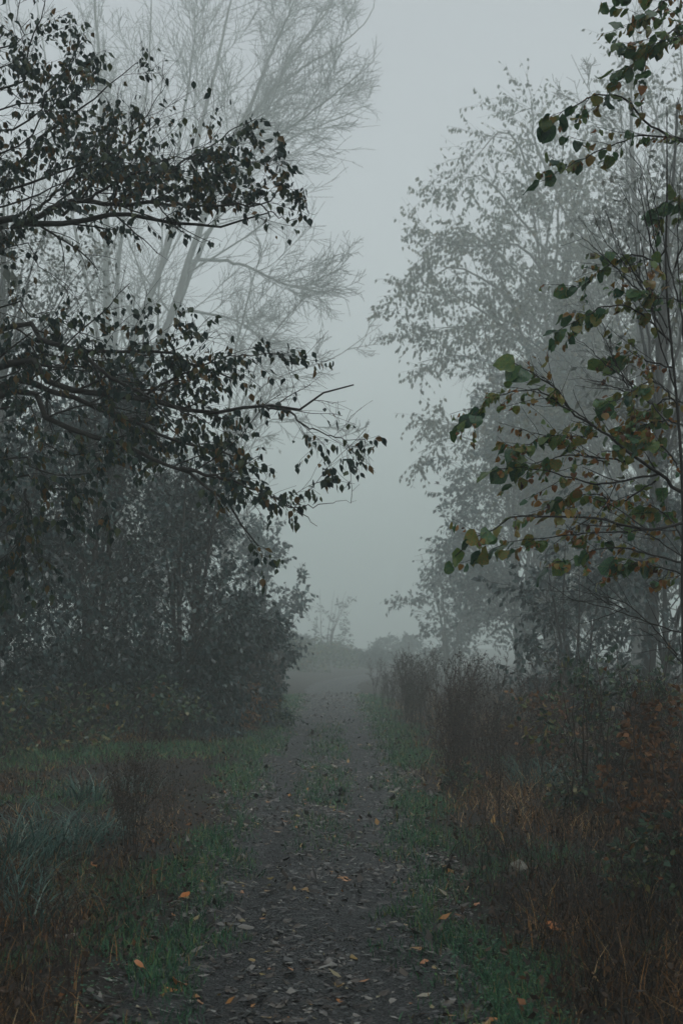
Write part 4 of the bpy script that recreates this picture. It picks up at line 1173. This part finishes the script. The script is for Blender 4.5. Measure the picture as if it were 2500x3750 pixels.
# ------------------------------------------------------------------ long pale grass tussocks
def tussock(px, Y, rad, n, ln, label, seed, dark=0.0):
    r = np.random.default_rng(seed)
    b = gpt(px, Y)
    t = empty('grass_tussock', b)
    tag(t, label, 'grass tussock', 'long pale grass tussocks')
    a = r.uniform(0, 6.28, n); q = rad * np.sqrt(r.random(n))
    lx, ly = q * np.cos(a), q * np.sin(a)
    pos = np.stack([lx, ly, GZ(lx + b[0], ly + b[1]) - b[2] - 0.01], -1)
    az = a + r.normal(0, 0.8, n)
    for part, sel in (('blades', r.random(n) < 0.72), ('seed_blades', None)):
        if sel is not None: first = sel
        else: sel = ~first
        g1 = Geo()
        blades(g1, r, pos[sel], r.uniform(*ln, int(sel.sum())), r.uniform(0.008, 0.015, int(sel.sum())), r.uniform(0.1, 0.6, int(sel.sum())), 7, np.clip(r.normal(.5 - dark, .28, int(sel.sum())), 0, 1), 0.28, az[sel])
        o_ = g1.build('blade_tuft', M_PALEGRASS, t, smooth=False); o_['kind'] = 'stuff'
    return t
tussock(60, 10.2, .34, 190, (.45, .85), 'largest long pale grass tussock at the left edge', 1)
tussock(230, 10.8, .30, 150, (.4, .75), 'long pale grass tussock just right of the largest one', 2)
tussock(370, 11.8, .22, 90, (.35, .6), 'smaller grass tussock beside the dark dead weeds', 3)
tussock(20, 9.0, .30, 120, (.4, .7), 'grass tussock at the left edge below the largest one', 4, .15)
tussock(330, 14.5, .24, 90, (.35, .6), 'grass tussock standing against the green side strip', 5)
tussock(120, 8.2, .22, 70, (.35, .6), 'dim grass tussock lowest at the left edge', 6, .2)
tussock(520, 15.5, .2, 60, (.3, .5), 'small grass tussock on the near edge of the side strip', 7, .1)
tussock(1990, 16.0, .40, 170, (.35, .65), 'wide green grass tussock in the right verge', 8, .2)
tussock(2120, 15.2, .30, 110, (.35, .6), 'green grass tussock behind the brown grass on the right', 9, .2)
tussock(1900, 17.5, .28, 80, (.3, .5), 'small green tussock at the foot of the right thicket', 10, .25)
tussock(2210, 17.0, .30, 90, (.35, .6), 'green tussock below the bramble bush on the right', 11, .25)
tussock(640, 27, .45, 110, (.35, .6), 'green grass tussock in front of the willow shrub', 12, .25)

# ------------------------------------------------------------------ dead weeds
def weed_geo(seed, hgt, bushy):
    r = np.random.default_rng(seed)
    K = 14
    lean = r.normal(0, 0.10, 2)
    st = smooth_line([(0, 0, -0.03), (lean[0] * .4 * hgt, lean[1] * .4 * hgt, .5 * hgt), (lean[0] * hgt * 1.3, lean[1] * hgt * 1.3, hgt)], K, 0.006, r)
    P = [st]
    for i in range(bushy):
        a = r.uniform(0, 6.28); s_ = r.uniform(.12, .32)
        P.append(smooth_line([(0, 0, -0.03), (math.cos(a) * s_ * .3, math.sin(a) * s_ * .3, .45 * hgt * r.uniform(.8, 1)), (math.cos(a) * s_, math.sin(a) * s_, hgt * r.uniform(.7, 1.0))], K, 0.008, r))
    P = np.array(P); R = np.repeat((0.0055 * np.linspace(1, .35, K))[None], len(P), 0)
    C1, R1, _ = spawn(r, P, R, 13, 0.28, 0.99, (0.35, 0.75), (0.12, 0.42), 6, (0, 0, .4), 0.12, 0.1, 0.55, 0.0020, 0.5, 0.55)
    C2, R2, _ = spawn(r, C1, R1, 3, 0.3, 1.0, (0.3, 0.8), (0.04, 0.14), 4, (0, 0, .3), 0.1, 0.1, 0.7, 0.0016, 0.6, 0.3)
    g1 = Geo()
    tubes(g1, P, R, 5, r.uniform(0.2, .6, len(P))); tubes(g1, C1, R1, 3, r.uniform(0.1, .8, len(C1))); tubes(g1, C2, R2, 3, r.uniform(.1, .9, len(C2)))
    p2, d2, _ = on_lines(r, C2, 4, 0.2, 1.0); p1, d1, _ = on_lines(r, C1, 4, .3, 1.0)
    pos = np.vstack([p2, p1]); dr = np.vstack([d2, d1])
    X, Y, Z = frames(r, nrm(dr + r.normal(0, .5, pos.shape)))
    g2 = Geo(); put(g2, KITE[:3], r, pos, X * .7, Y, Z, r.uniform(0.012, 0.034, len(pos)), r.random(len(pos)) ** 1.4)
    return g1, g2
WV = []
for i in range(8):
    g1, g2 = weed_geo(1000 + i, 1.0 + 0.12 * (i % 4), 1 + i % 4)
    WV.append((g1.mesh('stalk', M_WEED), g2.mesh('seed_head', M_FLUFF)))
WT = []
for i in range(4):
    g1, g2 = weed_geo(1100 + i, 1.0, 0)
    WT.append((g1.mesh('stalk', M_WEED), g2.mesh('seed_head', M_FLUFF)))
ORD = ('first second third fourth fifth sixth seventh eighth ninth tenth eleventh twelfth thirteenth fourteenth fifteenth sixteenth seventeenth eighteenth nineteenth '
       'twentieth twenty-first twenty-second twenty-third twenty-fourth').split()
def weeds(n, px, Yr, sc, label, group, seed, thin=False):
    r = np.random.default_rng(seed)
    rows = []
    for i in range(n):
        Y = r.uniform(*Yr)
        p = r.uniform(*px)
        b = gpt(p, Y)
        if dist_edge(np.array(b[0]), np.array(Y)) < 0.32:
            b = gpt(p + 120, Y) if p > 1250 else gpt(p - 120, Y)
            if dist_edge(np.array(b[0]), np.array(Y)) < 0.22: continue
        t = empty('dead_weed', b, r.uniform(0, 6.28), r.uniform(*sc))
        t.rotation_euler[0] = r.normal(0, .07); t.rotation_euler[1] = r.normal(0, .07)
        pool = WT if thin else WV
        a, b2 = pool[int(r.integers(0, len(pool)))]
        child('stalk', a, t); sh = child('seed_head', b2, t); sh['kind'] = 'stuff'
        rows.append((b[0] / Y, t))
    rows.sort(key=lambda q: q[0])
    for i, (_, t) in enumerate(rows):
        if len(rows) <= 24:
            lab = label + ', ' + ORD[i] + ' from the left'
        else:
            f = (t.scale[0] - sc[0]) / (sc[1] - sc[0])
            lab = ('short ' if f < .33 else 'tall ' if f > .67 else 'middling ') + label + ' in its ' + ('left' if i < len(rows) / 3 else 'right' if i > 2 * len(rows) / 3 else 'middle') + ' third'
        tag(t, lab, 'weed', group)
weeds(34, (1530, 1990), (15, 22), (0.4, 1.1), 'dark dead weed of the dense right thicket', 'dead weeds in the right thicket', 1)
weeds(38, (1345, 1600), (26, 46), (0.55, 1.35), 'foggy dead weed by the far right path edge', 'dead weeds along the far right path edge', 2)
weeds(34, (1600, 2150), (21, 32), (0.5, 1.2), 'dead weed row behind the dense right thicket', 'dead weeds behind the right thicket', 9)
weeds(22, (1950, 2500), (12, 19), (0.6, 1.0), 'brown dead weed among the right brambles', 'dead weeds among the right brambles', 3)
weeds(24, (940, 1075), (31, 45), (0.8, 1.25), 'foggy dead weed at the far left path edge', 'dead weeds along the far left path edge', 4)
weeds(24, (600, 980), (24, 31), (0.45, 0.8), 'dead weed in front of the willow shrub on the left', 'dead weeds below the left shrubs', 5)
weeds(9, (420, 660), (10.5, 13.5), (0.4, 0.66), 'dark reddish dead weed beside the pale grass tussocks', 'dead weeds beside the tussocks', 6)
weeds(14, (1950, 2520), (6.4, 9.2), (0.4, 0.75), 'near dark weed stalk in the lower right corner', 'dead weeds in the lower right corner', 7, True)
weeds(9, (-20, 420), (6.0, 8.4), (0.35, 0.6), 'near dark weed stalk in the lower left corner', 'dead weeds in the lower left corner', 8, True)
weeds(8, (1600, 1850), (11, 14.5), (0.45, 0.75), 'lone dark weed standing on the right turf edge', 'dead weeds on the right turf edge', 10, True)

# ------------------------------------------------------------------ brambles and rusty bushes near by
def bramble(px, Y, h, rx, label, seed, lmat=None, nl=18, leaf=(0.045, 0.075), parts=60, cat='bramble', name='bramble_bush', tpl=None, nleaf=3, hang=.15):
    return make_leafy(name, label, gpt(px, Y), h, (0, 0, h * .55), (rx, rx * .8, h * .5), nl=nl, n1=6, n2=4, nleaf=nleaf, leaf=leaf, lmat=lmat or M_BRAMBLE, bark=M_CANE, tpl=tpl or OVAT,
                      seed=seed, trunk_r=0.012, stems=5, cat=cat, droop=0.8, t_lo=0.15, leaf_parts=parts, hang=hang, twigr=0.0018, leafkeep=0.75)
bramble(2130, 13.2, 1.75, .62, 'upright green bramble bush with pale leaves right of the thicket', 61, nl=20)
bramble(2330, 13.8, 1.6, .6, 'green bramble bush at the right edge below the bare twigs', 62)
bramble(2420, 11.6, 1.35, .42, 'rusty orange leaved bush at the right edge', 63, M_RUST, cat='bush', name='rusty_bush')
bramble(2300, 12.2, 1.15, .36, 'small rusty bush in front of the green brambles', 64, M_RUST, cat='bush', name='rusty_bush', nl=14)
bramble(1960, 17.5, 1.1, .6, 'brownish bramble between the thicket and the green bush', 65, M_RUST, nl=16, cat='bush', name='rusty_bush')
bramble(2350, 8.9, .55, .34, 'low bramble with pale bluish leaves at the lower right', 66, nl=16, leaf=(0.035, 0.06))
bramble(2490, 8.2, .8, .3, 'dark bramble sprig at the right edge above the corner', 67, nl=14, leaf=(0.035, 0.06))
bramble(1690, 15.6, .35, .35, 'low yellow green seedling patch at the thicket foot', 68, nl=12, leaf=(0.04, 0.07), parts=30)
bramble(560, 23.5, 1.0, 1.1, 'dark bramble spreading below the left shrubs', 69, nl=26, leaf=(0.06, 0.1), parts=60)
bramble(860, 27, 1.0, .9, 'mixed brown bramble near the left path edge', 70, M_RUST, nl=20, leaf=(0.06, 0.1), parts=40, cat='bush', name='rusty_bush')
bramble(960, 29, .8, .7, 'green bramble beside the left path edge', 71, nl=20, leaf=(0.06, 0.1), parts=40)
bramble(260, 21.5, 1.0, .9, 'dark bramble at the back of the brown meadow on the left', 72, nl=22, leaf=(0.06, 0.1), parts=40)
bramble(20, 19, 1.0, .8, 'dark bramble with glinting leaves at the left edge', 73, nl=22, leaf=(0.05, 0.08), parts=40)

# ------------------------------------------------------------------ unseen trees added beside and behind the camera to shade the foreground
side1 = make_leafy('added_shade_tree', 'unseen dense shade tree added beside the viewer', (8.8, 12.0, float(H(8.8, 12.0))), 14, (-0.4, -.5, 8.2), (3.2, 3.6, 5.6), nl=50, n1=9, n2=7, nleaf=6, leaf=(0.24, 0.40),
           lmat=M_LEAF_FAR, seed=81, trunk_r=0.2, droop=0.4, t_lo=0.15, group='added shade trees beside and behind the viewer')
for wx, wy, rz, sc, lab in [(-9.4, 14.5, 1.0, 1.0, 'unseen shade tree added beyond the left edge behind the overhanging tree'), (9.0, 3.0, 2.2, 1.05, 'unseen shade tree added close beside the viewer on the right'),
                            (-9.4, 2.5, 3.4, 1.1, 'unseen shade tree added close beside the viewer on the left'), (9.6, 20.5, .4, 1.05, 'unseen shade tree added beyond the right edge behind the brambles'),
                            (-10.5, 22, 2.8, 1.1, 'unseen shade tree added beyond the left edge beside the dark shrubs'), (1.5, -10, 1.9, 1.1, 'unseen shade tree added straight behind the viewer'),
                            (8.5, -3.5, 3, 1.1, 'unseen shade tree added behind the viewer on the right'), (-8.5, -4, 4, 1.1, 'unseen shade tree added behind the viewer on the left')]:
    copy_tree(side1, (wx, wy, float(H(wx, wy))), rz, sc, lab)
side2 = make_leafy('added_shade_tree', 'unseen tall shade tree added arching over the viewer from the right', (4.6, 2.5, float(H(4.6, 2.5))), 16.5, (-2.2, 0.0, 12.4), (4.3, 3.6, 3.6), nl=56, n1=9, n2=7, nleaf=6, leaf=(0.24, 0.40),
           lmat=M_LEAF_FAR, seed=82, trunk_r=0.2, droop=0.4, t_lo=0.5, group='added shade trees arching over the viewer')  # crowns added overhead, out of view, to block sky light
for wx, wy, rz, sc, lab in [(-4.8, 3.6, math.pi, 1.05, 'unseen tall shade tree added arching over the viewer from the left'), (7.6, 20.0, -.1, (1.6, 1.4, 1.8), 'unseen very tall shade tree added beyond the right edge arching above the view'),
                            (-7.8, 20.0, math.pi - .1, (1.6, 1.4, 1.8), 'unseen very tall shade tree added beyond the left edge arching above the view'), (11.8, 26.5, .05, (1.9, 1.6, 2.2), 'unseen tallest shade tree added far beyond the right edge'),
                            (-12.0, 26.5, math.pi, (1.9, 1.6, 2.2), 'unseen tallest shade tree added far beyond the left edge'),]:
    copy_tree(side2, (wx, wy, float(H(wx, wy))), rz, sc, lab)

# ------------------------------------------------------------------ haze
def box(name, x0, x1, y0, y1, z0, z1):
    me = bpy.data.meshes.new(name)
    v = [(x, y, z) for z in (z0, z1) for y in (y0, y1) for x in (x0, x1)]
    f = [(0, 2, 3, 1), (4, 5, 7, 6), (0, 1, 5, 4), (2, 6, 7, 3), (0, 4, 6, 2), (1, 3, 7, 5)]
    me.from_pydata(v, [], f)
    o = bpy.data.objects.new(name, me); COL.objects.link(o)
    return o
hz = box('haze', -430, 430, -70, 712, -2.6, 52)
hm = bpy.data.materials.new('fog'); hm.use_nodes = True
hn = hm.node_tree.nodes; hn.remove(hn['Principled BSDF'])
pv = hn.new('ShaderNodeVolumePrincipled')
pv.inputs['Color'].default_value = (0.84, 0.925, 0.90, 1)
pv.inputs['Density'].default_value = FOG_DENSITY
pv.inputs['Anisotropy'].default_value = 0.3
pv.inputs['Density Attribute'].default_value = ''
hm.cycles.homogeneous_volume = True
hm.node_tree.links.new(pv.outputs[0], hn['Material Output'].inputs['Volume'])
hz.data.materials.append(hm)
tag(hz, 'pale grey fog filling the woodland ride', 'fog', kind='stuff')
